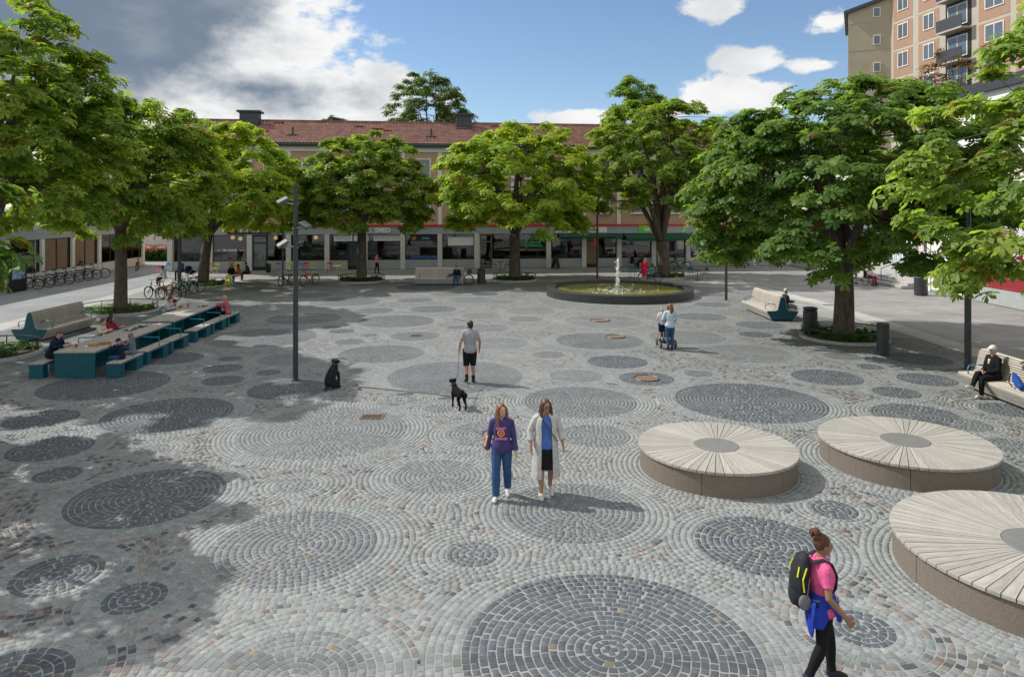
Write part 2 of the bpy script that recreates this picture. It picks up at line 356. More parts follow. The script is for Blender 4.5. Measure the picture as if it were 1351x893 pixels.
# the fill is darker and redder on the left of the square than in its middle
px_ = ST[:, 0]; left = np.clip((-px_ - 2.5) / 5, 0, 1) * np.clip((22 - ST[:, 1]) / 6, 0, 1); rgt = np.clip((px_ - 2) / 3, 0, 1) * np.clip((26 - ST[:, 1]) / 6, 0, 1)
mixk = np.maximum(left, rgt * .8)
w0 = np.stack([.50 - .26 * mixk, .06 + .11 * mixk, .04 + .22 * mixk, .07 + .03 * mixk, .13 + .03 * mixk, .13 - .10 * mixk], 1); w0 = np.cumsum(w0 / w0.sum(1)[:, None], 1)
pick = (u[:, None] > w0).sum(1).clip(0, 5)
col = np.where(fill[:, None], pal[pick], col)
odd = (so < 0) & (rng.random(NS) < .012); col[odd] = (.20, .165, .11)
odd = (so > 0) & ~fill & (rng.random(NS) < .05); col[odd] = (.22, .215, .20)
col = col * .88 * rng.uniform(.80, 1.20, NS)[:, None] * np.array([1, 1, 1])[None] * (1 + rng.uniform(-.03, .03, (NS, 3)))
# worn, sandy patches of the square, as dirt on the stones
wx, wy = ST[:, 0], ST[:, 1]
wear = np.clip(.5 + .5 * np.sin(wx * .55 + 1.3 * np.sin(wy * .21)) * np.sin(wy * .37 + wx * .13 + 2), 0, 1) ** 2 * .30
wear *= (tone > 0)
col = col * (1 - wear[:, None]) + np.array([[.29, .295, .28]]) * wear[:, None]
# which setts show largest: the nearest ones inside the picture
dep = ST[:, 1]; colx = CX + FPX * ST[:, 0] / dep; rowy = HY + CAM_H * FPX / dep
vis = (colx > 12) & (colx < 1340) & (rowy < 884) & (so > -9)
for x, y, r in BENCHES: vis &= (np.hypot(ST[:, 0] - x, ST[:, 1] - y) > r + .12)
vis &= np.hypot(ST[:, 0] - 3.28, ST[:, 1] - 7.5) > .45
order = np.argsort(np.where(vis, dep, 1e9))[:300]
single = np.zeros(NS, bool); single[order] = True
def sett_mesh(T, cc, full):
    n = len(T); ca, sa = np.cos(T[:, 2]), np.sin(T[:, 2])
    gap = .0042
    hw = np.maximum(T[:, 3] / 2 - .0034, .02) * rng.uniform(.96, 1.0, n); hr = (T[:, 4] / 2 - .0062) * rng.uniform(.95, 1.0, n)
    z = rng.uniform(-.0015, .0025, n)
    vs_, fs = [], []
    lay = [(1.0, -.016), (.99, None), (.88, None)] if full == 2 else [(1.0, -.016), (.93, None)] if full else [(.98, None)]
    # rings: skirt bottom, shoulder, top
    for li, (k, zz) in enumerate(lay):
        for q, (sr, stn) in enumerate(((-1, -1), (1, -1), (1, 1), (-1, 1))):
            jr = rng.uniform(-.005, .005, n) if li == 0 or not full else jit[q][0]
            jt = rng.uniform(-.007, .007, n) if li == 0 or not full else jit[q][1]
            if li == 0: 
                if q == 0: jit = []
                jit.append((jr, jt))
            lr = sr * hr * k + jr; lt = stn * hw * k + jt
            zz_ = np.full(n, -.016) if zz is not None else (z - .004 if (full == 2 and li == 1) else z)
            vs_.append(np.stack([T[:, 0] + lr * ca - lt * sa, T[:, 1] + lr * sa + lt * ca, zz_], 1))
    nl = len(lay) * 4
    V = np.stack(vs_, 1).reshape(-1, 3); b = np.arange(n) * nl
    if full:
        F = [np.stack([b + l * 4 + i, b + l * 4 + (i + 1) % 4, b + (l + 1) * 4 + (i + 1) % 4, b + (l + 1) * 4 + i], 1) for l in range(len(lay) - 1) for i in range(4)]
        F.append(np.stack([b + nl - 4, b + nl - 3, b + nl - 2, b + nl - 1], 1)); F = np.concatenate(F)
    else: F = np.stack([b, b + 1, b + 2, b + 3], 1)
    return V, F, np.repeat(cc, nl, 0)
near = (ST[:, 1] < 9.3) & ~single; mid = (ST[:, 1] >= 9.3) & (ST[:, 1] < 19) & ~single; far = (ST[:, 1] >= 19) & ~single
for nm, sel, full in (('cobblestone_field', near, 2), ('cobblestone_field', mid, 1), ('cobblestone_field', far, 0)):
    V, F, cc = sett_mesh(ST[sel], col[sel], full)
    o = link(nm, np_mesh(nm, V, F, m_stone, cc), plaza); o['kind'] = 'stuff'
# single setts share four cut shapes
shapes = []
for s_ in range(5):
    b = MB(); J = lambda a: random.uniform(-a, a)
    cr = [(-.5 + J(.05), -.5 + J(.06)), (.5 + J(.05), -.5 + J(.06)), (.5 + J(.05), .5 + J(.06)), (-.5 + J(.05), .5 + J(.06))]
    b.rings([[(x, y, -.020) for x, y in cr], [(x * .99, y * .99, -.002) for x, y in cr], [(x * .88, y * .88, .002) for x, y in cr]], cap0=False)
    shapes.append(b.mesh('cobblestone', m_stone_o))
for i in order:
    o = bpy.data.objects.new('cobblestone', shapes[i % 5]); C.objects.link(o); o.parent = plaza
    o.location = (ST[i, 0], ST[i, 1], random.uniform(-.0015, .0015)); o.rotation_euler = (0, 0, ST[i, 2]); o.scale = (ST[i, 4] - .014, ST[i, 3] - .009, 1); o.color = (*col[i], 1)

# iron covers and gully grates let into the setts
m_iron = mat('rusty_iron', (.17, .105, .06), .75, nscale=20, namt=.3)
m_dark = mat('gap_shade', (.01, .01, .01), .9)  # near black, stands in for the shade inside gaps and openings
def manhole(px, py, r, label, m):
    p = G(px, py); e = empty('manhole_cover', (p.x, p.y, 0), label=label, cat='manhole cover')
    MB().lathe([(r, .006), (r, .014), (r * .95, .017), (r * .9, .012)], 28).build('cover_plate', m, e)
    b = MB(); b.torus((0, 0, .013), r * 1.04, .02, 'z', 28, 4); b.build('frame_ring', m_pole, e)
def grate(px, py, w, d, label, n=9):
    p = G(px, py); e = empty('drain_grate', (p.x, p.y, 0), label=label, cat='drain')
    b = MB(); b.box(-w/2, w/2, -d/2, -d/2 + .04, .004, .018); b.box(-w/2, w/2, d/2 - .04, d/2, .004, .018); b.box(-w/2, -w/2 + .04, -d/2 + .04, d/2 - .04, .004, .018); b.box(w/2 - .04, w/2, -d/2 + .04, d/2 - .04, .004, .018); b.build('frame', m_iron, e)
    MB().box(-w/2 + .04, w/2 - .04, -d/2 + .04, d/2 - .04, .005, .009).build('pit_shade', m_dark, e)  # black plate under the bars, the shade of the drain as a colour
    for i in range(n):
        x = -w/2 + .06 + (w - .12) * i / (n - 1); MB().box(x - .009, x + .009, -d/2 + .04, d/2 - .04, .010, .017).build('bar', m_iron, e)
manhole(853, 499.5, .36, 'round rusty manhole cover in the middle of a dark sett disc', m_iron)
manhole(657, 573, .33, 'pale worn round cover behind the girl in the purple sweatshirt', m_greymetal)
manhole(791.5, 423, .42, 'brown round cover in the setts in front of the fountain', m_iron)
manhole(812, 444.5, .36, 'brown round cover between the fountain and the rusty manhole', m_iron)
grate(491, 550, .56, .36, 'rectangular gully grate with dark slots behind the women')
grate(549, 443, .48, .40, 'small rusty gully grate in a sett disc past the man with the dog', 6)

# ---------------------------------------------------------------- trees
def palm_leaves(P, Nrm, size, nl, colr, droop=.35):
    """P (n,3) stalk ends, Nrm (n,3) leaf normals -> a fan of nl leaflets each"""
    n = len(P); t = rng.normal(size=(n, 3)); t -= Nrm * (t * Nrm).sum(1)[:, None]; t /= np.linalg.norm(t, axis=1)[:, None]; b = np.cross(Nrm, t)
    Vs, cs = [], []
    span = 250 if nl >= 6 else 230
    for k in range(nl):
        th = R(-span / 2 + span * k / (nl - 1)) + rng.normal(0, .12, n)
        L = size * (1.0 - .32 * abs(2 * k / (nl - 1) - 1)) * rng.uniform(.85, 1.1, n)
        d = np.cos(th)[:, None] * t + np.sin(th)[:, None] * b; s = np.cross(Nrm, d)
        w = L * .25
        dr = droop * rng.uniform(.5, 1.5, n)
        mid = P + d * (L * .78)[:, None] - Nrm * (L * dr * .45)[:, None]
        Vs += [P, mid + s * w[:, None], P + d * L[:, None] - Nrm * (L * dr)[:, None], mid - s * w[:, None]]
        cs.append(colr * rng.uniform(.88, 1.12, (n, 1)))
    V = np.stack(Vs, 1).reshape(-1, 3); cc = np.repeat(np.stack(cs, 1).reshape(-1, 3), 4, 0)
    F = np.arange(len(V)).reshape(-1, 4)
    return V, F, cc
def limb(b, p0, p1, r0, r1, sag=.12, n=6, seg=5, wob=.08):
    p0, p1 = Vector(p0), Vector(p1); pts = []; d = p1 - p0; ln = d.length
    side = Vector((random.uniform(-1, 1), random.uniform(-1, 1), 0)) * ln * wob
    for i in range(seg + 1):
        t = i / seg; pts.append(p0 + d * t + side * math.sin(t * math.pi) + Vector((0, 0, ln * sag * math.sin(t * math.pi))))
    b.tube(pts, [r0 + (r1 - r0) * (i / seg) ** .8 for i in range(seg + 1)], n); return pts
def tree(name, label, x, y, tr, fork, cz, rx, up, dn, nclump, per, size, nl, cols, seed, group=None, ry=None, cx=0, cy=0, lean=0.0, density=1.0, spread=.55, autumn=.02, limbs=8, keep=None):
    global rng
    random.seed(seed); rs = rng; rng = np.random.default_rng(seed); ry = ry or rx
    e = empty(name, (x, y, 0), label=label, cat='tree', group=group)
    b = MB(); top = Vector((cx * .35, cy * .35, fork))
    pts = [Vector((0, 0, -.05)), Vector((0, 0, .25)), Vector((top.x * .25 + .03, top.y * .2, fork * .5)), top]
    b.tube(pts, [tr * 1.45, tr * 1.08, tr * .93, tr * .88], 12)
    # clump centres in a lumpy dome
    lump = rng.normal(size=(9, 3)); lump /= np.linalg.norm(lump, axis=1)[:, None]; la = rng.uniform(-.10, .16, 9)
    d = rng.normal(size=(nclump * 3, 3)); d /= np.linalg.norm(d, axis=1)[:, None]
    d = d[d[:, 2] > -.62][:nclump]; n = len(d)
    rad = 1 - np.abs(rng.normal(0, .17, n)); rad = np.where(rng.random(n) < .2, rng.uniform(.35, .85, n), rad)
    sh = 1 + (np.clip((d @ lump.T - .55) / .45, 0, 1) * la[None]).sum(1); rad = np.clip(rad, .3, 1) * sh
    zz = np.where(d[:, 2] > 0, d[:, 2] * up, d[:, 2] * dn * 1.25)
    Cc = np.stack([cx + d[:, 0] * rx * rad, cy + d[:, 1] * ry * rad, cz + zz * rad], 1)
    Cc[:, 2] = np.maximum(Cc[:, 2], cz - dn + rng.uniform(0, .5, n))
    if keep is not None: Cc = Cc[keep(Cc)]; n = len(Cc)
    # limbs and twigs
    tips = []
    for i in range(limbs):
        a = 2 * math.pi * i / limbs + random.uniform(-.3, .3); el = random.uniform(.25, .62) if i % 3 else random.uniform(.7, .95)
        q = Vector((cx + math.cos(a) * rx * .62 * (1.15 - el), cy + math.sin(a) * ry * .62 * (1.15 - el), cz + up * (el - .25) * .95))
        tips += [(p, tr * .5 * (1 - j / 6.5)) for j, p in enumerate(limb(b, top - Vector((0, 0, .15)), q, tr * .52, tr * .15, .10, 7)) if j >= 2]
    TP = np.array([tuple(p) for p, _ in tips])
    for i in range(n):
        dd = np.linalg.norm(TP - Cc[i], axis=1) + np.maximum(0, TP[:, 2] - Cc[i, 2]) * .4; k = int(dd.argmin())
        if i % 2 == 0 or size > .3: limb(b, tips[k][0], Cc[i], min(tips[k][1] * .5, .05), .008, .03, 4, 3, .12)
    b.build('trunk', m_bark, e, smooth=True)
    # leaves: each clump a shallow dish of leaves at the end of a twig
    m = n * per; ci = np.repeat(np.arange(n), per); out = Cc - np.array([[cx, cy, cz - .8]]); out /= np.linalg.norm(out, axis=1)[:, None] + 1e-6
    o = rng.normal(size=(m, 3)); o /= np.linalg.norm(o, axis=1)[:, None]; o *= (rng.random(m) ** .45)[:, None]
    sc = spread * rng.uniform(.7, 1.35, n)[ci]
    P = Cc[ci] + o * np.stack([sc, sc, sc * .42], 1); P[:, 2] -= (o[:, 0] ** 2 + o[:, 1] ** 2) * sc * .38
    Nn = out[ci] * .55 + np.array([[0, 0, .95]]) + rng.normal(0, .38, (m, 3)) + o * .35; Nn /= np.linalg.norm(Nn, axis=1)[:, None]
    cA, cB = np.array(cols[0]), np.array(cols[1]); ct = rng.random(n)[ci] * .6 + rng.random(m) * .4
    colr = cA[None] * (1 - ct[:, None]) + cB[None] * ct[:, None]; colr = colr * rng.uniform(.82, 1.2, (m, 1))
    au = rng.random(m) < autumn; colr[au] = np.array([[.24, .17, .025]]) * rng.uniform(.6, 1.2, (au.sum(), 1))
    au = rng.random(m) < autumn * .35; colr[au] = np.array([[.23, .085, .02]])
    V, F, cc = palm_leaves(P, Nn, size, nl, colr)
    o = link('crown', np_mesh('crown', V, F, m_leaf, cc), e)
    rng = rs; return e
YG = ((.190, .320, .034), (.400, .450, .055)); DG = ((.085, .175, .042), (.195, .280, .060)); MG = ((.125, .225, .036), (.275, .345, .052))
tree('chestnut_tree', 'chestnut tree with straight dark trunk in a ringed bed behind the long tables', *G(159, 411).xy, .29, 3.9, 6.4, 4.3, 4.1, 3.5, 300, 34, .30, 5, MG, 21, autumn=.035)
tree('chestnut_tree', 'broad light green chestnut tree beside the bakery window and the parked bicycles', *G(268, 377).xy, .33, 3.3, 6.0, 5.8, 4.5, 3.1, 330, 36, .33, 5, YG, 22, cx=.9)
tree('chestnut_tree', 'round chestnut tree in a ringed bed before the shop with white panels', *G(477, 371).xy, .34, 3.6, 5.9, 4.2, 4.4, 2.9, 290, 36, .33, 5, MG, 23)
tree('chestnut_tree', 'yellow green spreading chestnut tree beside the litter bin and fountain', *G(679, 369.5).xy, .38, 3.2, 5.8, 5.7, 4.9, 3.0, 360, 38, .34, 5, YG, 24)
tree('chestnut_tree', 'tallest chestnut tree with many low limbs beside the green cafe chairs', *G(876, 366).xy, .46, 2.6, 7.5, 5.4, 6.2, 3.4, 330, 34, .33, 5, MG, 25, limbs=11, cx=-.5)
tree('chestnut_tree', 'dark green low hanging chestnut tree between bollard and litter bin', *G(1113, 446).xy, .37, 3.2, 5.6, 5.5, 4.6, 3.7, 420, 34, .31, 6, DG, 26, autumn=.012, spread=.6)
tree('chestnut_tree', 'pale leaved chestnut tree overhanging the slatted bench with the seated man in a cap', 16.1, 15.3, .36, 3.0, 5.7, 5.6, 5.6, 3.7, 350, 30, .30, 6, ((.150, .260, .060), (.320, .390, .100)), 27, autumn=.035)
tree('chestnut_tree', 'dark chestnut tree rising behind the slatted bench with teal ends', -18.0, 24.3, .34, 3.6, 7.4, 4.7, 4.6, 3.9, 320, 30, .30, 6, MG, 28, autumn=.035)
tree('chestnut_tree', 'large dark chestnut tree whose crown shades the nearest dark sett discs', -13.3, 13.2, .34, 2.9, 4.8, 3.9, 3.4, 2.3, 165, 26, .30, 6, DG, 29, autumn=.03, ry=5.0, cy=-1.3)

# ringed tree beds
def tree_guard(x, y, r, label, seed):
    random.seed(seed); e = empty('tree_guard', (x, y, 0), label=label, cat='tree bed', group='round tree beds with iron rails')
    n = 16
    kb = MB()
    for k in range(n):
        a0, a1 = 2*math.pi*k/n + .006, 2*math.pi*(k+1)/n - .006; pts = []
        b = MB(); seg = 3
        for z, dr in ((-.02, 0), (.085, 0), (.10, .012)):
            pass
        ring = lambda rr, z: [(rr*math.cos(a0+(a1-a0)*i/seg), rr*math.sin(a0+(a1-a0)*i/seg), z) for i in range(seg+1)]
        o_ = ring(r, 0); i_ = ring(r - .16, 0)
        sec = [(p[0], p[1]) for p in o_] + [(p[0], p[1]) for p in reversed(i_)]
        b.prism(sec, -.02, .10); b.build('kerb_stone', m_curb, e)
    MB().lathe([(r - .155, -.01), (r - .155, .07), (r * .5, .10), (.25, .12)], 28).build('soil', m_soil, e)
    b = MB(); b.torus((0, 0, .40), r - .10, .022, 'z', 40, 6); b.torus((0, 0, .17), r - .10, .010, 'z', 40, 4); b.build('rail', m_pole, e)
    for k in range(8):
        a = 2*math.pi*(k+.3)/8; MB().tube([((r-.10)*math.cos(a), (r-.10)*math.sin(a), .05), ((r-.10)*math.cos(a), (r-.10)*math.sin(a), .40)], .02, 6).build('post', m_pole, e)
    m = 420; a = rng.uniform(0, 6.28, m); rr = np.sqrt(rng.uniform(.06, .98, m)) * (r - .2); pat = (np.sin(a * 3 + seed) + np.sin(a * 5 + 2 * seed)) > -.7
    P = np.stack([rr*np.cos(a), rr*np.sin(a), rng.uniform(.10, .28, m)], 1)[pat]
    Nn = rng.normal(0, .5, P.shape) + np.array([[0, 0, 1]]); Nn /= np.linalg.norm(Nn, axis=1)[:, None]
    cc = np.array([[.06, .14, .02]]) * rng.uniform(.6, 1.6, (len(P), 1)); V, F, cc = palm_leaves(P, Nn, .17, 5, cc)
    o = link('ground_cover', np_mesh('ground_cover', V, F, m_leaf, cc), e); o['kind'] = 'stuff'
for px, py, r, lab in ((159, 411, 1.75, 'round railed bed of the chestnut behind the long tables'), (268, 377, 1.6, 'round railed bed where three people sit near the bakery'), (477, 371, 1.65, 'round railed bed of the chestnut before the white panel shop'),
                       (679, 369.5, 1.6, 'round railed bed beside the litter bin near the fountain'), (876, 366, 1.6, 'round railed bed among the green cafe chairs'), (1113, 446, 1.62, 'round railed bed between litter bin and bollard')):
    p = G(px, py); tree_guard(p.x, p.y, r, lab, px)
tree_guard(-18.0, 24.3, 1.7, 'round railed bed at the edge of the setts beside the navy coated diner', 5)

# trees beyond the roofs
def far_tree(label, x, y, h, rx, cz, up, dn, cols, seed, size=.5, n=150, per=34, spread=1.0, tr=.3):
    tree('background_tree', label, x, y, tr, cz - dn * .6, cz, rx, up, dn, n, per, size, 4, cols, seed, spread=spread, autumn=0)
far_tree('tall loose birch behind the tiled roof beside a dark chimney', GZ(572, 85), 85, 20, 4.9, 15.0, 6.2, 5, ((.07, .12, .04), (.13, .18, .07)), 41, .42, 190, 34, .8)
far_tree('dark tree top rising behind the tallest chestnut and the roof', GZ(840, 92), 92, 20, 3.6, 16.6, 5.6, 5, DG, 42, .5, 110)
far_tree('small dark pine top peeping over the tiled roof ridge', GZ(440, 90), 90, 15, 2.2, 14.3, 2.3, 3, ((.03, .06, .025), (.05, .08, .03)), 43, .4, 50)
far_tree('tiny tree top behind the roof beside the first chimney', GZ(328, 92), 92, 15, 1.4, 14.0, 1.9, 2, DG, 44, .4, 26)
# ---------------------------------------------------------------- buildings
m_ochre = mat('ochre_render', (.47, .325, .205), .9, nscale=1.5, namt=.10, bump=.15, bscale=60)
m_pil = mat('pale_concrete', (.60, .60, .57), .85, nscale=4, namt=.10)
m_fascia = mat('grey_fascia', (.34, .37, .39), .55, nscale=2, namt=.06)
m_plinth = mat('grey_panel', (.35, .37, .37), .7, nscale=3, namt=.08)
m_red = mat('red_strip', (.55, .03, .025), .45)
m_frame = mat('black_frame', (.015, .015, .016), .45)
m_inner = mat('shop_interior', (.075, .07, .065), .9, nscale=1.2, namt=.6)
m_innerl = mat('shop_goods', (.45, .43, .38), .8, src='obj', nscale=3, namt=.2)
m_roof = mat('roof_tile', (.20, .10, .08), .85, nscale=1.6, namt=.30, col2=(.25, .13, .10))
m_sheet = mat('dark_sheet_metal', (.055, .063, .075), .5, .3, nscale=3, namt=.15)
m_trimw = mat('white_trim', (.74, .73, .68), .7)
m_awn = mat('green_awning', (.010, .075, .042), .75, nscale=3, namt=.1)
m_lime = mat('lime_sign', (.10, .62, .01), .4)
m_bluesign = mat('blue_lettering', (.01, .20, .72), .4)
m_cyan = mat('light_blue_lettering', (.06, .40, .70), .4)
m_orange = mat('orange_lettering', (.72, .30, .05), .4)
m_green = mat('green_lettering', (.01, .33, .09), .5)
m_winglass = mat('window_glass', (.10, .125, .145), .06, spec=.9)
m_wooddoor = mat('door_wood', (.20, .14, .07), .5, nscale=4, namt=.2, stretch=(5, 5, 1))
def bulb(name, col, st):
    m = bpy.data.materials.new(name); m.use_nodes = True; p = m.node_tree.nodes['Principled BSDF']; p.inputs['Emission Color'].default_value = (*col, 1); p.inputs['Emission Strength'].default_value = st; p.inputs['Base Color'].default_value = (*col, 1); return m
m_bulb = bulb('warm_globe', (1.0, .62, .22), .9)
_fc = {}
def text(s, size, m, parent, loc, rot=(R(90), 0, 0), align='CENTER', name='lettering', ext=.012, bold=0.0, shear=0.0, sx=1.0):
    cu = bpy.data.curves.new('t', 'FONT'); cu.body = s; cu.size = size; cu.extrude = ext; cu.align_x = align; cu.align_y = 'CENTER'; cu.offset = bold; cu.shear = shear; cu.resolution_u = 2
    ob = bpy.data.objects.new('t', cu); C.objects.link(ob); dg = bpy.context.evaluated_depsgraph_get(); me = bpy.data.meshes.new_from_object(ob.evaluated_get(dg))
    bpy.data.objects.remove(ob); bpy.data.curves.remove(cu); me.materials.clear(); me.materials.append(m)
    o = link(name, me, parent, loc); o.rotation_euler = rot; o.scale = (sx, 1, 1); return o

FA, FB = Vector((-21.1, 57.2, 0)), Vector((18.2, 61.8, 0)); fang = math.atan2(FB.y - FA.y, FB.x - FA.x); BW = (FB - FA).length / 13
fb = empty('shop_building', FA, fang, label='long ochre building with shops below and a red tiled roof', cat='building')
I0, I1 = -2, 15
X0, X1 = I0 * BW, I1 * BW
def part(nm, m, *boxes, parent=fb, bev=0):
    b = MB()
    for q in boxes: b.box(*q, bev=bev)
    return b.build(nm, m, parent)
part('wall', m_ochre, (X0, X1, .02, 9, 3.62, 10.0))
part('back_wall', m_inner, (X0, X1, 4.5, 4.7, 0, 3.6)); part('ceiling', m_inner, (X0, X1, .05, 4.5, 3.45, 3.6)); part('floor', m_inner, (X0, X1, .1, 4.5, -.02, .06))
part('end_wall', m_ochre, (X0 - .01, X0 + .25, .03, 9, 0, 3.6)); part('end_wall', m_ochre, (X1 - .25, X1 + .01, .03, 9, 0, 3.6))
part('fascia', m_fascia, (X0, X1, -.10, .04, 2.86, 3.46)); part('red_strip', m_red, (X0, X1, -.15, .05, 3.47, 3.63))
part('cornice', m_trimw, (X0, X1, -.12, .05, 9.62, 10.0)); part('gutter', m_sheet, (X0 - .3, X1 + .3, -.62, .1, 10.02, 10.22)); part('gutter_trough', m_sheet, (X0 - .3, X1 + .3, -.70, -.60, 10.10, 10.30))
for i in range(I0, I1 + 1):
    x = i * BW
    part('pilaster', m_pil, (x - .19, x + .19, -.16, .30, 0, 2.86)); part('wall_strip', m_trimw, (x - .16, x + .16, -.03, .06, 3.64, 9.62))
m_tilewin = m_winglass
def upwin(x, z0, z1, w):
    b = MB(); 
    b.box(x - w/2, x + w/2, -.06, .03, z0, z0 + .09); b.box(x - w/2, x + w/2, -.06, .03, z1 - .09, z1); b.box(x - w/2, x - w/2 + .09, -.06, .03, z0 + .09, z1 - .09); b.box(x + w/2 - .09, x + w/2, -.06, .03, z0 + .09, z1 - .09)
    f = b.build('window', m_trimw, fb); MB().box(x - w/2 + .09, x + w/2 - .09, -.02, .025, z0 + .09, z1 - .09).build('pane', m_winglass, f)
    MB().box(x - w/2 - .06, x + w/2 + .06, -.14, -.061, z0 - .05, z0 + .02).build('sill', m_trimw, f)
for i in range(I0, I1):
    xc = (i + .5) * BW + .15; upwin(xc, 7.45, 9.1, 1.25); upwin(xc, 4.55, 6.15, 1.25)
# roof: rows of pantile ribs as one folded sheet
def roof():
    nx = int((X1 - X0 + .8) / .15); ny = 15; xs = np.linspace(X0 - .4, X1 + .4, nx); V = []
    for j in range(ny + 1):
        t = j / ny
        for step in (0, 1):
            if j == ny and step: continue
            y = -.66 + t * 6.9; z = 10.30 + t * 2.45 + (-.045 if step == 0 and j > 0 else 0) * 1
            V.append(np.stack([xs, np.full(nx, y + (.002 if step else 0)), z + (.0 if j == 0 else 0) + .055 * np.cos(np.arange(nx) * math.pi)], 1))
    V = np.array(V); rws = len(V); V = V.reshape(-1, 3); i, j = np.meshgrid(np.arange(nx - 1), np.arange(rws - 1)); a = (j * nx + i).ravel()
    F = np.stack([a, a + 1, a + nx + 1, a + nx], 1); o = link('roof', np_mesh('roof', V, F, m_roof), fb); return o
rf = roof()
part('ridge', m_roof, (X0 - .4, X1 + .4, 6.1, 6.45, 12.66, 12.88)); 
b = MB(); b.v = [(X0 - .4, 6.3, 12.7), (X1 + .4, 6.3, 12.7), (X1 + .4, 13.2, 10.2), (X0 - .4, 13.2, 10.2)]; b.quad_faces([(0, 1, 2, 3)]); b.build('rear_roof', m_roof, fb)
for px, w in ((348, 1.55), (623, 1.35)):
    x = (GZ(px, 63) - FA.x) / math.cos(fang) - .25
    c = part('chimney', m_sheet, (x - w/2, x + w/2, 4.4, 5.6, 11.3, 13.3)); 
    MB().box(x - w/2 - .22, x + w/2 + .22, 4.2, 5.8, 13.3, 13.45).build('chimney_cap', m_sheet, c)
    for k in range(3): MB().box(x - w/2 - .03, x + w/2 + .03, 4.37, 5.63, 11.9 + k * .45, 11.93 + k * .45).build('seam', m_sheet, c)
for px in (393, 571, 500):
    x = (GZ(px, 60) - FA.x) / math.cos(fang); b = MB(); b.tube([(x, 1.7, 11.0), (x, 1.7, 11.75)], .09, 8); b.box(x - .45, x + .45, 1.4, 2.0, 11.05, 11.12); b.build('roof_vent', m_sheet, fb)
m_tiler = mat('new_roof_tile', (.42, .15, .10), .85, nscale=2, namt=.1)
for k in range(12):
    x = random.uniform(X0 + 3, X1 - 4); t = random.uniform(.3, .95); part('replaced_tile', m_tiler, (x, x + random.uniform(.5, 1.0), -.66 + t * 6.9, -.66 + t * 6.9 + .33, 10.38 + t * 2.45, 10.43 + t * 2.45))
# shop bays
def goods(x0, x1, seed, light=False):
    random.seed(seed)
    for k in range(7):
        w = random.uniform(.15, .5); x = random.uniform(x0 + .1, x1 - w - .1); y = random.uniform(.7, 2.6); h = random.uniform(.9, 1.8)
        o = MB().box(x, x + w, y, y + .25, .06, h).build('display_stand', m_innerl, fb)
        o.color = (*random.choice([(.5, .5, .46), (.25, .26, .25), (.09, .08, .07), (.5, .45, .35), (.10, .16, .17), (.4, .10, .08), (.7, .7, .68) if light else (.12, .1, .09), (.14, .10, .07)]), 1)
def shopwin(x0, x1, z0=.74, z1=2.86, mull=()):
    b = MB(); t = .06
    b.box(x0, x1, .08, .16, z0, z0 + t); b.box(x0, x1, .08, .16, z1 - t, z1); b.box(x0, x0 + t, .08, .16, z0 + t, z1 - t); b.box(x1 - t, x1, .08, .16, z0 + t, z1 - t)
    for mx_ in mull: b.box(mx_ - .025, mx_ + .025, .085, .155, z0 + t, z1 - t)
    f = b.build('shop_window', m_frame, fb); MB().box(x0 + t, x1 - t, .11, .125, z0 + t, z1 - t).build('pane', m_glass, f)
    part('plinth', m_plinth, (x0 - .0, x1, .0, .22, 0, z0)); return f
def shopdoor(x0, x1, m=m_frame, leaf=None):
    b = MB(); t = .09; b.box(x0, x0 + t, .10, .2, .0, 2.86); b.box(x1 - t, x1, .10, .2, 0, 2.86); b.box(x0 + t, x1 - t, .10, .2, 2.72, 2.86); b.box(x0 + t, x1 - t, .10, .2, 2.14, 2.24); b.box(x0 + t, x1 - t, .10, .2, .0, .28)
    d = b.build('door', m, fb); MB().box(x0 + t, x1 - t, .13, .15, .28, 2.72).build('pane', leaf or m_glass, d)
    MB().tube([(x1 - .2, .06, .9), (x1 - .2, .06, 1.35)], .018, 6).build('handle', m_steel, d); return d
for i in range(I0, I1):
    x0, x1 = i * BW + .19, (i + 1) * BW - .19
    if i == 0: shopdoor(x0, x0 + 1.15, leaf=m_winglass); shopwin(x0 + 1.15, x1)
    elif i == 2:
        shopwin(x0, x0 + 1.45); shopdoor(x0 + 1.45, x1, leaf=m_winglass); 
        for k in range(5): part('door_slat', m_frame, (x0 + 1.6 + k * .2, x0 + 1.66 + k * .2, .06, .10, .1, 2.1))
    elif i == 6: shopdoor(x0 + .1, x0 + 1.1, m_wooddoor); shopwin(x0 + 1.1, x1); part('jamb', m_pil, (x0, x0 + .1, .02, .2, 0, 2.86))
    elif i == 9: shopdoor(x0, x0 + 1.0, leaf=m_wooddoor); shopwin(x0 + 1.0, x1)
    elif i == 11: shopdoor(x0, x0 + 1.0, leaf=m_awn); shopwin(x0 + 1.0, x1)
    else: shopwin(x0, x1, mull=(() if i % 3 else ((x0 + x1) / 2,)))
    goods(x0, x1, 100 + i, i in (3, 4, 5, 7, 8, 10))
X = lambda px: (px - 329.5) / 47.95 * BW                              # along the front, by shop
sg = part('sign', m_frame, (X(302.5), X(356), -.16, -.101, 2.92, 3.46))
text('MA BAKER', .36, m_white, sg, (X(329), -.17, 3.18), bold=.012); text('Kafé', .24, m_orange, sg, (X(307.5), -.17, 3.16)); text('Bageri', .24, m_orange, sg, (X(350), -.17, 3.16))
for s_ in (-1, 1):
    b = MB(); xx = X(329) + s_ * 1.25; b.box(xx - .14, xx + .14, -.19, -.162, 3.05, 3.32, .02); b.box(min(xx, xx + s_ * .5), max(xx, xx + s_ * .5), -.185, -.163, 3.15, 3.21); b.build('rolling_pin', m_orange, sg)
wl = text('MA BAKER', .24, m_white, fb, (X(305), .10, 1.62), bold=.006, ext=.003)
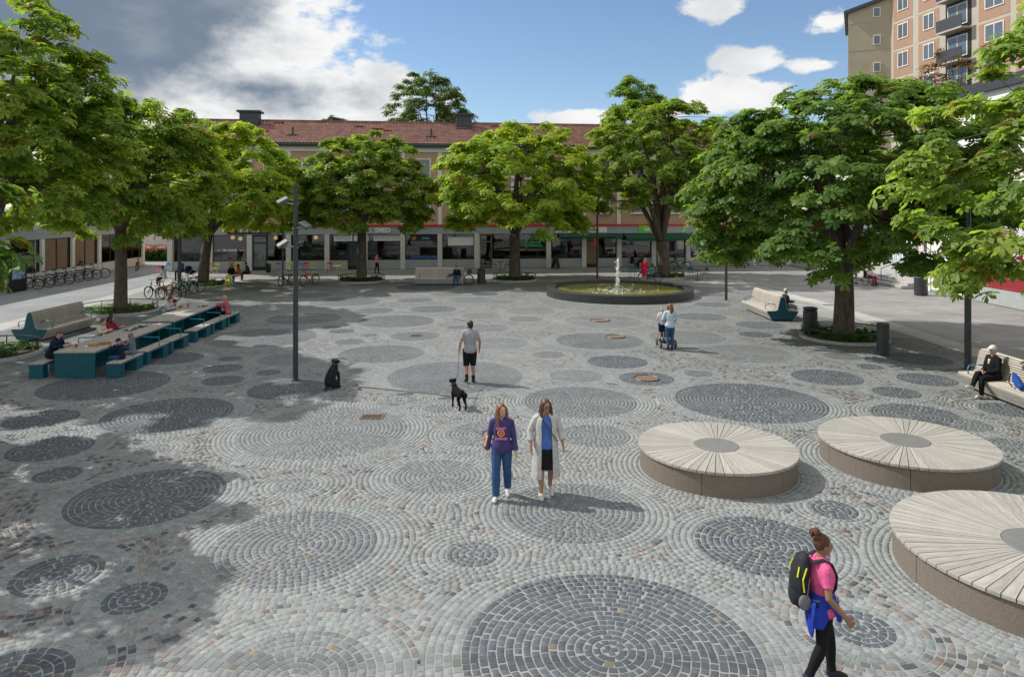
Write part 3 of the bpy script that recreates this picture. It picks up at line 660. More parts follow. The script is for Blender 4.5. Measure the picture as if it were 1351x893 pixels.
for s_ in (-1, 1): part('window_print', m_orange, (X(305) + s_ * .84 - .12, X(305) + s_ * .84 + .12, .098, .104, 1.54, 1.70)); part('window_print', m_orange, (X(305) + s_ * 1.12 - .15, X(305) + s_ * 1.12 + .15, .098, .104, 1.59, 1.64))
for px, z in ((305, 2.62), (314.5, 2.52), (358.5, 2.58), (409, 2.58)):
    b = MB(); b.ball((X(px), .9, z), .17, n=12, m=9); g_ = b.build('globe_lamp', m_bulb, fb, smooth=True); MB().tube([(X(px), .9, z + .15), (X(px), .9, 3.45)], .012, 5).build('cord', m_black, g_)
for a_, b_, l2 in ((434, 457, 1), (459, 478, 0), (484, 524, 1)):
    q = part('white_panel', m_white, (X(a_), X(b_), .02, .078, 2.32, 2.80))
    for zz in (2.62, 2.46):
        if l2: part('print_line', m_fascia, (X(a_) + .12, X(b_) - .12, .014, .019, zz, zz + .06), parent=q)
sg = part('sign', m_fascia, (X(470), X(505), -.16, -.101, 2.90, 3.44)); text('SMED', .52, m_white, sg, (X(496), -.17, 3.17), bold=.018); text('LÅS', .52, m_white, sg, (X(474), -.17, 3.17), bold=.018)
b = MB()
for k in range(8):
    a = k * math.pi / 4 + .2; b.tube([(X(536), .095, 2.52), (X(536) + .24 * math.cos(a), .095, 2.52 + .24 * math.sin(a))], [.06, .012], 5)
b.build('sun_emblem', m_orange, fb); part('window_header', m_frame, (X(531), X(572), .085, .107, 2.28, 2.80)); part('window_footer', m_frame, (X(531), X(572), .085, .107, .80, 1.10))
text('Solku', .30, m_cyan, fb, (X(551), .08, 2.52), bold=.008, ext=.004); text('DROP IN SOLARIUM', .27, m_bluesign, fb, (X(551), .08, .95), bold=.008, ext=.004, shear=.25)
b = MB()
for k in range(10):
    a0, a1 = R(20 + k * 14), R(20 + (k + 1) * 14); q = lambda r, a: (X(695) + r * math.cos(a) * 1.25, .10, 1.75 + r * math.sin(a))
    n0 = len(b.v); b.v += [q(.72, a0), q(.82, a0), q(.82, a1), q(.72, a1)]; b.quad_faces([(n0, n0 + 1, n0 + 2, n0 + 3)])
b.build('window_arc', m_green, fb); part('window_print', m_green, (X(688), X(703), .096, .102, 2.06, 2.18)); part('window_print', m_green, (X(682), X(705), .096, .102, 1.78, 1.92))
sg = part('sign', m_white, (X(722), X(792), -.16, -.101, 2.93, 3.40)); text('Foodkg', .42, m_frame, sg, (X(771), -.17, 3.17), bold=.0)
sg = part('sign', m_lime, (X(835.5), X(871), -.18, -.101, 2.96, 3.50)); text('Larrys', .42, m_white, sg, (X(852), -.19, 3.2), bold=.02)
sg = part('sign', m_lime, (X(928), X(962), -.18, -.101, 2.96, 3.50)); text('Larrys', .42, m_white, sg, (X(945), -.19, 3.2), bold=.02)
for k in range(2): part('chair_print', m_white, (X(914) + k * .75, X(914) + k * .75 + .5, .098, .104, .95, 1.06), (X(914) + k * .75 + .08, X(914) + k * .75 + .42, .098, .104, 1.12, 1.32))
part('white_print', m_white, (X(580), X(618), .098, .104, 1.9, 2.6)); 
for a_, b_, dep in ((727, 813, .55), (815, 905, 1.0), (907, 960, 1.0)):
    b = MB(); x0, x1 = X(a_), X(b_); pf = [(-.10, 2.86), (-.10, 2.80), (-dep, 2.40), (-dep, 2.46)]
    if dep < .8: pf = [(-.10, 2.88), (-.10, 2.56), (-dep, 2.50), (-dep, 2.62)]
    b.rings([[(x0, y, z) for y, z in pf], [(x1, y, z) for y, z in pf]]); a = b.build('awning', m_awn, fb); part('valance', m_awn, (x0, x1, -dep - .02, -dep - .001, 2.22 if dep > .8 else 2.40, 2.455), parent=a); part('awning_box', m_fascia, (x0, x1, -.2, -.105, 2.87, 2.95), parent=a)

# low shops along the left side
lb = empty('side_shop_building', (-31.2, 33.5, 0), R(92.8), label='low shop row with dark windows behind the row of parked bicycles', cat='building')
LW = 30
part('wall', m_pil, (0, LW, .1, 8, 3.3, 4.6), parent=lb); part('back_wall', m_inner, (0, LW, 5, 5.2, 0, 3.3), parent=lb); part('ceiling', m_inner, (0, LW, .15, 5, 3.2, 3.29), parent=lb); part('fascia', m_fascia, (0, LW, .0, .1, 2.9, 3.6), parent=lb); part('roof', m_sheet, (-.3, LW + .3, -.4, 8.2, 4.6, 4.8), parent=lb); part('end_wall', m_pil, (LW - .3, LW, .15, 8, 0, 3.3), parent=lb); part('end_wall', m_pil, (0, .3, .26, 8, 0, 3.19), parent=lb)
m_poster_b = mat('blue_poster', (.02, .22, .55), .5, nscale=2.5, namt=.5, col2=(.5, .55, .6))
for k in range(9):
    x = .2 + k * 3.65
    if x > LW - .5: break
    part('pilaster', m_trimw, (x - .17, x + .17, -.1, .25, 0, 2.9), parent=lb)
    if x + 3.5 < LW:
        b = MB(); x0, x1 = x + .17, x + 3.48; b.box(x0, x1, .05, .15, .70, .76); b.box(x0, x1, .05, .15, 2.82, 2.9); b.box(x0, x0 + .07, .05, .15, .76, 2.82); b.box(x1 - .07, x1, .05, .15, .76, 2.82); b.box((x0 + x1)/2 - .03, (x0 + x1)/2 + .03, .06, .14, .76, 2.82)
        f = b.build('shop_window', m_frame, lb); MB().box(x0 + .07, x1 - .07, .09, .105, .76, 2.82).build('pane', m_glass, f); part('plinth', m_pil, (x0, x1, .02, .2, 0, .70), parent=lb)
        o = part('display_stand', m_innerl, (x0 + .4, x0 + 1.2, .8, 1.1, 0, 1.5), parent=lb); o.color = (.3, .3, .28, 1); o = part('display_stand', m_innerl, (x0 + 1.9, x0 + 2.5, 1.2, 1.5, 0, 1.9), parent=lb); o.color = (.5, .48, .42, 1)
ps = empty('poster_case', (G(8, 386).x + .2, G(8, 386).y - .1, 0), R(92.8), label='black poster case with a blue poster against the low shop row', cat='poster case')
part('case', m_frame, (-.1, 1.5, -.16, .0, 0, 2.3), parent=ps, bev=.01); part('poster', m_poster_b, (.1, 1.3, -.175, -.161, .75, 2.1), parent=ps)

# garden at the street mouth between the two shop rows
hg = empty('flower_hedge', (-31.5, 68, 0), label='clipped hedge with pink flowers at the street mouth', cat='hedge')
m = 5200; P = np.stack([rng.uniform(-5, 9, m), rng.uniform(-.7, .7, m), rng.uniform(.05, 1.25, m)], 1); Nn = rng.normal(0, .6, (m, 3)) + np.array([[0, -.5, .8]]); Nn /= np.linalg.norm(Nn, axis=1)[:, None]
cc = np.array([[.05, .12, .02]]) * rng.uniform(.6, 1.6, (m, 1)); fl = (P[:, 2] > 1.0) & (rng.random(m) < .5); cc[fl] = np.array([[.55, .12, .2]]); V, F, cc = palm_leaves(P, Nn, .28, 4, cc); o = link('foliage', np_mesh('foliage', V, F, m_leaf, cc), hg)
rw = empty('far_house', (-46, 96, 0), label='pale house with orange roof seen through the street mouth', cat='building')
m_pale = mat('pale_render', (.58, .52, .46), .9, nscale=1, namt=.1); m_orroof = mat('orange_roof', (.45, .2, .09), .9, nscale=2, namt=.2)
part('wall', m_pale, (-14, 16, 0, 9, 0, 4.6), parent=rw); b = MB(); b.rings([[(-15, y, z) for y, z in ((-1, 4.4), (4.5, 7.4), (10, 4.4))], [(17, y, z) for y, z in ((-1, 4.4), (4.5, 7.4), (10, 4.4))]]); b.build('roof', m_orroof, rw)
for k in range(8): part('window', m_winglass, (-12 + k * 3.4, -10.6 + k * 3.4, -.05, .1, 1.4, 3.0), parent=rw)
tree('street_tree', 'slim young tree beyond the flower hedge at the street mouth', -33.0, 72, .14, 2.2, 4.6, 2.2, 2.4, 1.6, 60, 26, .4, 4, MG, 51)
tree('street_tree', 'copper leaved small tree behind the flower hedge', -36.5, 80, .16, 2.4, 4.4, 2.6, 2.2, 1.8, 60, 26, .4, 4, ((.20, .09, .03), (.28, .15, .05)), 52)

# right side: supermarket box, steps and terrace
rb = empty('supermarket_building', (25.3, 43.2, 0), R(-91.0), label='white two storey building with red boarded wall and sale posters', cat='building')
m_redboard = mat('red_board', (.27, .022, .035), .55, nscale=3, namt=.12, orand=.1)
m_offwhite = mat('cool_white_panel', (.55, .58, .60), .6, nscale=1.5, namt=.05)
RLW = 24
part('wall', m_white, (0, RLW, .05, 12, 4.2, 11.2), parent=rb); part('parapet', m_sheet, (-.2, RLW, -.25, 12, 11.2, 11.75), parent=rb)
part('lower_wall', m_offwhite, (0, RLW, .10, 12, 0, 4.2), parent=rb); part('white_shutter', m_white, (.25, 3.7, .02, .098, .12, 3.2), parent=rb, bev=.01); part('corner_post', m_trimw, (-.12, .2, -.02, .3, 0, 4.2), parent=rb)
for k in range(16): part('board', m_redboard, (4.2, 14, .02, .098, .85 + k * .165, 1.005 + k * .165), parent=rb)
part('plinth', m_plinth, (3.9, RLW, .0, .098, 0, .82), parent=rb)
m_posterw = mat('poster_paper', (.75, .73, .68), .5); m_yellow = mat('poster_yellow', (.85, .55, .02), .5)
for k, (s1, s2) in enumerate((('Rea', '15:-'), ('Pris', '20:-'), ('Fynd', '30%'), ('Rea', '10:-'))):
    x = 4.5 + k * 1.5; f = part('poster_frame', m_red, (x, x + 1.1, -.04, .018, 1.75, 3.25), parent=rb); part('poster', m_posterw, (x + .07, x + 1.03, -.052, -.041, 1.82, 3.18), parent=f)
    b = MB(); b.lathe([(.33, 0), (.33, .01)], 20); b.xf(Matrix.Translation((x + .55, -.053, 2.35)) @ Matrix.Rotation(R(90), 4, 'X')); b.build('price_spot', m_yellow if k % 2 else m_redboard, f)
    text(s2, .30, m_red if k % 2 else m_white, f, (x + .55, -.068, 2.35), name='lettering', ext=.002); text(s1, .22, m_frame, f, (x + .55, -.056, 2.92), ext=.002)
for k in range(6): 
    f = part('window', m_trimw, (1.2 + k * 3.8, 3.4 + k * 3.8, -.02, .048, 6.2, 8.0), parent=rb); MB().box(1.32 + k * 3.8, 3.28 + k * 3.8, -.03, -.021, 6.32, 7.88).build('pane', m_winglass, f)
m_step = mat('step_stone', (.40, .39, .37), .85, nscale=4, namt=.12)
st = empty('stone_steps', (24.3, 46, 0), R(90), label='broad stone steps climbing to the terrace beside the white building', cat='steps')
for k in range(5): part('step', m_step, (-1.6, 22, -9 , -.4 * k, .16 * k, .16 * (k + 1) - .002), parent=st)
for x in (5.5, 12.5, 19): part('side_block', m_curb, (x, x + 2.6, -2.4, -.3, .0, 1.0), parent=st, bev=.02)
hr = empty('hand_rail', (25.0, 47.4, 0), R(90), label='bright blue tubular handrail on the stone steps', cat='handrail')
m_bluer = mat('blue_paint', (.02, .16, .45), .4)
b = MB(); b.tube([(0, .4, .1), (0, .4, 1.0), (0, -1.6, 1.75)], .035, 7); b.tube([(0, -1.6, 1.75), (0, -1.6, .7)], .035, 7); b.tube([(0, -.6, 1.35), (0, -.6, .45)], .03, 6); b.build('tube', m_bluer, hr)
tb = empty('terrace_building', (31.5, 45, 0), R(90), label='building with pale blue and white upright fins above the stone steps', cat='building')
part('wall', m_pale, (-2, 26, -4, 0, .8, 7.2), parent=tb); part('roof_edge', m_sheet, (-2.2, 26.2, -4, .5, 7.2, 7.6), parent=tb)
m_fin = mat('pale_blue_fin', (.42, .60, .72), .4); 
for k in range(46): part('fin', m_white if k % 2 else m_fin, (10.2 + k * .34, 10.42 + k * .34, .02, .20, .82, 3.6), parent=tb)
for k in range(5): 
    f = part('window', m_frame, (-1 + k * 2.2, .5 + k * 2.2, .005, .06, 1.7, 3.4), parent=tb); MB().box(-.9 + k * 2.2, .4 + k * 2.2, .061, .07, 1.8, 3.3).build('pane', m_winglass, f)

# tower block far right
m_beige = mat('beige_render', (.40, .37, .27), .9, nscale=.7, namt=.10, bump=.1); m_brown = mat('brown_panel', (.36, .225, .155), .85, nscale=2, namt=.08); m_conc = mat('concrete_band', (.43, .40, .33), .9, nscale=2, namt=.08)
tw = empty('apartment_tower', (38.4, 72.0, 0), 0, label='tall beige apartment block with brown panels and white windows', cat='building')
GR = R(-26)                                                        # the end face is turned a little away from the square
def gpart(o): o.rotation_euler = (0, 0, GR); return o
GW = 3.95
gpart(part('gable_wall', m_beige, (-GW, 0, .0, 10, 0, 25.2), parent=tw))
for k in range(9): gpart(part('floor_joint', m_conc, (-GW - .01, -.0, -.02, -.001, 2.8 * k + 1.6, 2.8 * k + 1.66), parent=tw))
b = MB(); b.rings([[(-GW - .4, -.35, 25.0), (.6, -.35, 26.5), (.6, -.35, 26.8), (-GW - .4, -.35, 25.35)], [(-GW - .4, 10, 25.0), (.6, 10, 26.5), (.6, 10, 26.8), (-GW - .4, 10, 25.35)]]); gpart(b.build('roof', m_sheet, tw))
b = MB(); b.rings([[(-GW, .001, 25.2), (0, .001, 25.2), (0, .001, 26.3), (-GW, .001, 25.3)], [(-GW, 10, 25.2), (0, 10, 25.2), (0, 10, 26.3), (-GW, 10, 25.3)]]); gpart(b.build('gable_top', m_beige, tw))
def twin(x0, x1, z0, z1, par, split=True, rz=0):
    f = MB().box(x0, x1, -.09, -.021, z0, z1).build('window', m_trimw, par, rz=rz); g = .09
    if split: MB().box(x0 + g, (x0 + x1)/2 - g/2, -.10, -.091, z0 + g, z1 - g).build('pane', m_winglass, f); MB().box((x0 + x1)/2 + g/2, x1 - g, -.10, -.091, z0 + g, z1 - g).build('pane', m_winglass, f)
    else: MB().box(x0 + g, x1 - g, -.10, -.091, z0 + g, z1 - g).build('pane', m_winglass, f)
for k in range(5, 9): twin(-1.65, -.95, 2.8 * k + 2.05, 2.8 * k + 3.05, tw, False, rz=GR)
LR = R(-81.8)                                                       # the long wing runs back along the street towards the square
def lpart(nm, m, *bx, bev=0):
    o = part(nm, m, *bx, parent=tw); o.rotation_euler = (0, 0, LR); return o
lpart('wing_wall', m_conc, (0, 26, 0, 11, 0, 27.6)); 
for k in range(4, 9):
    z = 2.8 * k + 1.3
    for x0, x1, kind in ((.35, 3.1, 'w'), (3.9, 6.6, 'w'), (7.4, 10.4, 'b'), (11.2, 14.4, 'w'), (15.0, 18.0, 'w'), (18.6, 22, 'b')):
        if kind == 'w': lpart('panel', m_brown, (x0, x1, -.02, -.001, z, z + 2.55)); twin(x0 + .7, x1 - .55, z + .85, z + 2.35, tw, rz=LR)
        else:
            lpart('recess_shade', m_frame, (x0, x1, -.02, -.001, z, z + 2.5)); twin(x0 + .3, x1 - .4, z + .3, z + 2.2, tw, rz=LR)  # flat near-black panel, the shade of a balcony recess put into its colour
            r_ = lpart('balcony_front', m_sheet, (x0, x1, -1.0, -.95, z - .1, z + .95)); lpart('balcony_slab', m_conc, (x0, x1, -1.0, -.022, z - .25, z - .1))
lpart('eave', m_sheet, (-.5, 26.5, -.5, 11, 27.6, 27.95))
# the browning shrub tree on the terrace roof
tree('background_tree', 'browning half bare small tree in front of the tower block', 37.2, 60, .16, 9.5, 14.6, 2.9, 4.4, 4.0, 90, 6, .36, 4, ((.085, .06, .03), (.12, .07, .03)), 61, spread=.5, autumn=.1, limbs=16)
# ---------------------------------------------------------------- street furniture
# round benches
def round_bench(x, y, r, label, rz, n):
    e = empty('round_bench', (x, y, 0), rz, label=label, cat='bench', group='round granite benches with radial wooden tops')
    m_gran = mat('brown_granite', (.175, .145, .118), .8, nscale=70, namt=.35, bump=.2, bscale=90)
    for k in range(6):
        a0, a1 = 2*math.pi*k/6 + .003, 2*math.pi*(k+1)/6 - .003; seg = 12; rr = r - .035
        pol = [(rr*math.cos(a0+(a1-a0)*i/seg), rr*math.sin(a0+(a1-a0)*i/seg)) for i in range(seg+1)] + [((rr-.3)*math.cos(a1+(a0-a1)*i/seg), (rr-.3)*math.sin(a1+(a0-a1)*i/seg)) for i in range(seg+1)]
        MB().prism(pol, -.02, .385).build('granite_block', m_gran, e)
    MB().lathe([(r - .34, .0), (r - .34, .30)], 40).build('core', m_dark, e)
    MB().lathe([(r - .06, .386), (r - .06, .397)], 48).build('shadow_gap', m_dark, e)  # black disc painting in the shade under the planks
    ri = r * .272; g = .007; da = math.pi / n; b = MB(); t0, t1 = .40, .45
    def P(rad, a, off): return (rad*math.cos(a) - off*math.sin(a), rad*math.sin(a) + off*math.cos(a))
    w0, w1 = ri*math.tan(da) - g*.5, r*math.tan(da) - g
    pol = [(ri + .01, -w0), (r*.999*math.cos(da), -w1), (r, 0), (r*.999*math.cos(da), w1), (ri + .01, w0)]
    b.rings([[(p[0], p[1], t0) for p in pol], [(p[0], p[1], t1 - .006) for p in pol], [(p[0]*.998, p[1]*.985, t1) for p in pol]])
    me = b.mesh('plank', m_wood)
    for k in range(n):
        o = link('plank', me, e); o.rotation_euler = (0, 0, 2*math.pi*k/n); o.location.z = random.uniform(-.002, .002)
    MB().lathe([(ri, .40), (ri, .452), (ri - .01, .456)], 36).build('centre_disc', mat('zinc_disc', (.21, .21, .205), .6, .3, nscale=12, namt=.12), e)
for (x, y, r), lab, n in zip(BENCHES, ('round granite bench with pale planks closest to the two walking women', 'round granite bench with pale planks nearest the seated man in a cap', 'largest round granite bench with pale planks, beside the backpack walker'), (60, 64, 76)):
    round_bench(x, y, r, lab, R(4), n)

# fountain
f = empty('fountain', (6.2, 41.2, 0), label='round dark stone fountain basin with greenish water and one white jet', cat='fountain')
m_fst = mat('black_granite', (.035, .037, .04), .45, nscale=50, namt=.3)
for k in range(14):
    a0, a1 = 2*math.pi*k/14 + .0015, 2*math.pi*(k+1)/14 - .0015; seg = 6; A = [a0+(a1-a0)*i/seg for i in range(seg+1)]; b = MB()
    sec = [(4.20, -.03), (4.20, .44), (4.17, .46), (3.72, .46), (3.70, .44), (3.70, -.03)]
    b.rings([[(q*math.cos(a), q*math.sin(a), z) for q, z in sec] for a in A]); b.build('rim_block', m_fst, f)
def water():
    m = bpy.data.materials.new('fountain_water'); m.use_nodes = True; nt = m.node_tree; N = nt.nodes; L = nt.links; p = N['Principled BSDF']
    p.inputs['Base Color'].default_value = (.17, .185, .035, 1); p.inputs['Roughness'].default_value = .12; p.inputs['Specular IOR Level'].default_value = .5
    tc = N.new('ShaderNodeTexCoord'); nz = N.new('ShaderNodeTexNoise'); nz.inputs['Scale'].default_value = 5; nz.inputs['Detail'].default_value = 4; L.new(tc.outputs['Object'], nz.inputs['Vector'])
    b = N.new('ShaderNodeBump'); b.inputs['Strength'].default_value = .55; b.inputs['Distance'].default_value = .06; L.new(nz.outputs['Fac'], b.inputs['Height']); L.new(b.outputs[0], p.inputs['Normal'])
    n2 = N.new('ShaderNodeTexNoise'); n2.inputs['Scale'].default_value = 2.2; n2.inputs['Detail'].default_value = 5; L.new(tc.outputs['Object'], n2.inputs['Vector'])
    cr = N.new('ShaderNodeMix'); cr.data_type = 'RGBA'; cr.inputs[6].default_value = (.10, .115, .03, 1); cr.inputs[7].default_value = (.30, .30, .06, 1); L.new(n2.outputs['Fac'], cr.inputs[0]); L.new(cr.outputs[2], p.inputs['Base Color'])
    return m
MB().lathe([(3.71, .20), (3.71, .30)], 64).build('water', water(), f)
m_foam = mat('white_water', (.82, .84, .86), .35)
b = MB(); zs = np.linspace(.3, 2.1, 26); jr = [max(.025, .11 - .032 * (z - .3)) * random.uniform(.65, 1.3) for z in zs]; jr[-1] = .02
b.tube([(-.12 + random.uniform(-.04, .04) + .03 * z, random.uniform(-.04, .04), z) for z in zs], jr, 9)
for k in range(60):
    z = random.uniform(.4, 1.95); a = random.uniform(0, 6.3); d = random.uniform(.05, .24 - .06 * z); b.ball((-.1 + d*math.cos(a), d*math.sin(a), z), random.uniform(.012, .04), n=5, m=4)
b.build('jet', m_foam, f, smooth=True)
b = MB()
for k in range(260):
    a = random.uniform(0, 6.3); d = abs(random.gauss(0, 1.0)); 
    if d > 3.5: continue
    q = random.uniform(.012, .05); b.ball((-.1 + d*math.cos(a), d*math.sin(a), .302), q, q, q * .4, 5, 3)
o = b.build('splashes', m_foam, f); o['kind'] = 'stuff'

# long two sided benches: profile ribs carry slats along the whole outline
def long_bench(x, y, rz, ln, label, arms=True):
    e = empty('slatted_bench', (x, y, 0), rz, label=label, cat='bench', group='two sided slatted benches with teal ends')
    half = [(.50, .06), (.60, .22), (.69, .36), (.71, .42), (.68, .455), (.45, .46), (.28, .47), (.225, .52), (.185, .68), (.15, .86), (.11, 1.02), (.06, 1.08), (0, 1.095)]
    prof = half + [(-a, c) for a, c in reversed(half[:-1])]                     # across, up
    inn = [(a * .955, .06 + (c - .06) * .965) for a, c in prof]
    for s_ in (-1, 1):
        b = MB(); yy = s_ * (ln / 2 - .04); n = len(inn)
        b.rings([[(a, yy - .03, c) for a, c in inn], [(a, yy + .03, c) for a, c in inn]]); b.build('end_panel', m_teal, e)
    MB().box(-.46, .46, -ln/2 + .1, ln/2 - .1, -.01, .07).build('foot', m_black, e)
    core = [(a * .90, .08 + (c - .08) * .93) for a, c in prof]
    b = MB(); b.rings([[(a, -ln/2 + .08, c) for a, c in core], [(a, ln/2 - .08, c) for a, c in core]]); b.build('carcass', mat('bench_shadow', (.012, .010, .008), .95), e)  # inner body near black, shade between the slats put into its colour
    # walk along the outline
    P = [Vector(p) for p in prof]; L = [0]
    for i in range(1, len(P)): L.append(L[-1] + (P[i] - P[i-1]).length)
    ns = int(L[-1] / .062); me = MB().box(-.022, .022, -ln/2, ln/2, 0, .026, .004).mesh('slat', m_slat)
    for k in range(ns):
        s_ = (k + .5) / ns * L[-1]; i = max(j for j in range(len(L)) if L[j] <= s_); i = min(i, len(P) - 2); t = (s_ - L[i]) / (L[i+1] - L[i]); p = P[i].lerp(P[i+1], t); d = (P[i+1] - P[i]).normalized(); nrm = Vector((d.y, -d.x))
        if p.y > .2 and False: pass
        o = link('slat', me, e); o.location = (p.x - nrm.x * .024, 0, p.y - nrm.y * .024); o.rotation_euler = (0, math.atan2(nrm.x, nrm.y), 0)
    if arms:
        for s_ in (-1, 1):
            for q in (-1, 1):
                b = MB(); yy = q * (ln / 2 - .35); b.tube([(s_ * .20, yy, .70), (s_ * .50, yy, .72), (s_ * .62, yy, .69), (s_ * .66, yy, .60), (s_ * .64, yy, .47)], .024, 7, side=(0, 1, 0), ry=.016); b.build('armrest', mat('bright_teal', (.01, .20, .27), .4), e)
long_bench(GZ(40, 26.95) - .0, 28.5, 0, 3.2, 'two sided slatted bench with teal end in front of the dark chestnut, empty')
long_bench(-4.75, 46.9, R(90), 3.2, 'slatted bench facing the shops with a man at its end beside a bicycle')
long_bench(12.05, 33.4, 0, 3.5, 'two sided slatted bench near the steps with a capped person on its far side')
long_bench(13.25, 18.2, 0, 3.6, 'slatted bench where the man in the white cap sits beside a blue bag')

# long communal tables with fixed stools
m_top = mat('table_top_wood', (.36, .335, .30), .7, nscale=3, namt=.2, stretch=(7, 1, 1), orand=.08)
AX0, AX1 = Vector((-12.93, 21.0, 0)), Vector((-13.38, 31.4, 0)); tang = math.atan2(AX1.y - AX0.y, AX1.x - AX0.x) - R(90)
def table(t0, ln, h, label):
    d = (AX1 - AX0).normalized(); p = AX0 + d * t0; e = empty('picnic_table', p, tang, label=label, cat='table', group='long teal communal tables')
    b = MB(); w = .60
    for k in range(8):
        x = -w + k * .15; MB().box(x + .003, x + .147, 0, ln, h - .045, h, .004).build('top_board', m_top, e)
    MB().box(-w + .01, w - .01, .02, ln - .02, h - .10, h - .046).build('frame', m_teal, e)
    for yy in (.03, ln / 2 - .02, ln - .08): MB().box(-w + .02, w - .02, yy, yy + .05, 0, h - .101).build('end_panel', m_teal, e)
    MB().box(-.03, .03, .081, ln - .081, .08, h - .102).build('centre_panel', m_teal, e)
    for yy in np.arange(.9, ln - .3, 1.7):
        for s_ in (-1, 1): MB().box(s_ * (w - .07) - .02, s_ * (w - .07) + .02, yy, yy + .04, .0, h - .101).build('leg', m_teal, e)
table(0, 5.2, .80, 'nearer long teal communal table with food on its end')
table(5.45, 4.9, .84, 'farther long teal communal table beside the parked bicycles')
def stool(t0, side, ln, label):
    d = (AX1 - AX0).normalized(); nrm = Vector((d.y, -d.x, 0)); p = AX0 + d * t0 + nrm * side * 1.12; e = empty('table_bench', p, tang, label=label, cat='bench', group='fixed teal benches along the communal tables')
    for k in range(3): MB().box(-.21 + k * .14 + .003, -.21 + k * .14 + .137, 0, ln, .42, .455, .004).build('seat_board', m_top, e)
    MB().box(-.205, .205, .01, ln - .01, .37, .419).build('frame', m_teal, e)
    for y0, y1 in ((.01, .26), (ln - .45, ln - .02)): MB().box(-.20, .20, y0, y1, 0, .369).build('leg', m_teal, e)
    yy = ln * .55; b = MB(); b.tube([(side * .19, yy, .40), (side * .19, yy, .74), (-side * .34, yy, .76)], .02, 6); b.build('armrest', mat('bright_teal', (.01, .20, .27), .4), e)
for k, (t0, ln) in enumerate(((0.02, 1.45), (1.72, 1.6), (3.45, 1.5), (5.55, 1.55), (7.25, 1.55), (8.95, 1.5))):
    nm = ('first', 'second', 'third', 'fourth', 'fifth', 'last')[k]
    stool(t0, 1, ln, '%s teal bench from the food covered table end, on the open square side' % nm)
    stool(t0, -1, ln, '%s teal bench from the food covered table end, on the tree side' % nm)

# lamp posts and poles
def lamp(x, y, h, r, label, heads=None, cap=True):
    e = empty('lamp_post', (x, y, 0), label=label, cat='lamp post')
    MB().lathe([(r * 1.5, 0), (r * 1.5, .02), (r, .03), (r, h * .6), (r * .85, h)], 14).build('pole', m_pole, e, smooth=False)
    for o in e.children: auto(o)
    if heads:
        for z, s_, tilt in heads:
            b = MB(); b.tube([(s_ * -.08, 0, z - .12), (s_ * .30, -.1, z - .06)], .025, 6); br = b.build('bracket', m_greymetal, e)
            b = MB(); b.box(-.17, .17, -.11, .11, -.035, .045, .02); q = b.build('floodlight', mat('floodlight_grey', (.085, .09, .095), .55), e); q.location = (s_ * .33, -.16, z); q.rotation_euler = (R(22), R(tilt), R(-25 * s_))
            o = MB().box(-.145, .145, -.09, .09, -.045, -.036).build('lens', mat('lens', (.2, .2, .2), .2), q)
    elif cap: MB().lathe([(r, h), (.30, h + .06), (.32, h + .10), (.28, h + .16), (.05, h + .19)], 18).build('lantern', m_greymetal, e)
p = G(390, 502); lamp(p.x, p.y, 5.75, .075, 'tall dark post with three floodlights standing in the open setts', [(5.25, -1, -28), (4.55, 1, 28), (4.0, -1, -32)])
p = G(373, 377); lamp(p.x, p.y, 5.0, .055, 'slim dark lamp post beside a bicycle in front of the bakery'); p = G(788, 367); lamp(p.x, p.y, 5.2, .07, 'dark lamp post with small red pennant behind the fountain')
MB().box(-.26, -.08, -.01, .01, 2.3, 2.85).build('pennant', m_red, C.objects['lamp_post.002'] if 'lamp_post.002' in C.objects else None)
p = G(958, 396); lamp(p.x, p.y, 5.0, .075, 'dark lamp post between the fountain and the slatted bench'); p = G(1277, 487); lamp(p.x, p.y, 5.2, .095, 'dark lamp post right behind the man in the white cap'); p = G(237, 391); lamp(p.x, p.y, 5.2, .10, 'thick dark lamp post among the parked bicycles')

# litter bins and bollard
def bin_(px, py, r, h, label, hood=True):
    p = G(px, py); e = empty('litter_bin', (p.x, p.y, 0), label=label, cat='litter bin')
    MB().lathe([(r * .95, .0), (r, .03), (r, h * .80), (r * .97, h * .81)], 20).build('drum', m_pole, e)
    MB().lathe([(r * .9, h * .81), (r * .9, h * .92)], 20).build('opening_shade', m_dark, e); MB().lathe([(r * 1.05, h * .92), (r * 1.05, h * .96), (r * .6, h)], 20).build('lid', m_pole, e)  # solid black drum below the lid, shade of the opening as colour
    b = MB(); b.torus((0, 0, h * .83), r * .99, .012, 'z', 20, 4); b.build('band', m_greymetal, e)
    for k in range(4): a = k * math.pi / 2 + .5; MB().box(r*.9*math.cos(a) - .02, r*.9*math.cos(a) + .02, r*.9*math.sin(a) - .02, r*.9*math.sin(a) + .02, h * .80, h * .93).build('strut', m_pole, e)
bin_(635, 374, .27, .98, 'dark round litter bin beside the bicycle and the far slatted bench'); bin_(1069, 437, .28, 1.0, 'dark round litter bin at the rail of the chestnut bed')
bin_(1215, 389, .36, 1.25, 'tall black litter bin against the white shutter of the supermarket')
p = G(1165, 468); e = empty('bollard', (p.x, p.y, 0), label='thick dark cylindrical bollard beside the railed chestnut bed', cat='bollard')
MB().lathe([(.23, 0), (.23, .03), (.20, .035), (.20, 1.06), (.19, 1.09)], 22).build('post', m_pole, e); MB().lathe([(.205, .96), (.205, .985)], 22).build('band', m_black, e)

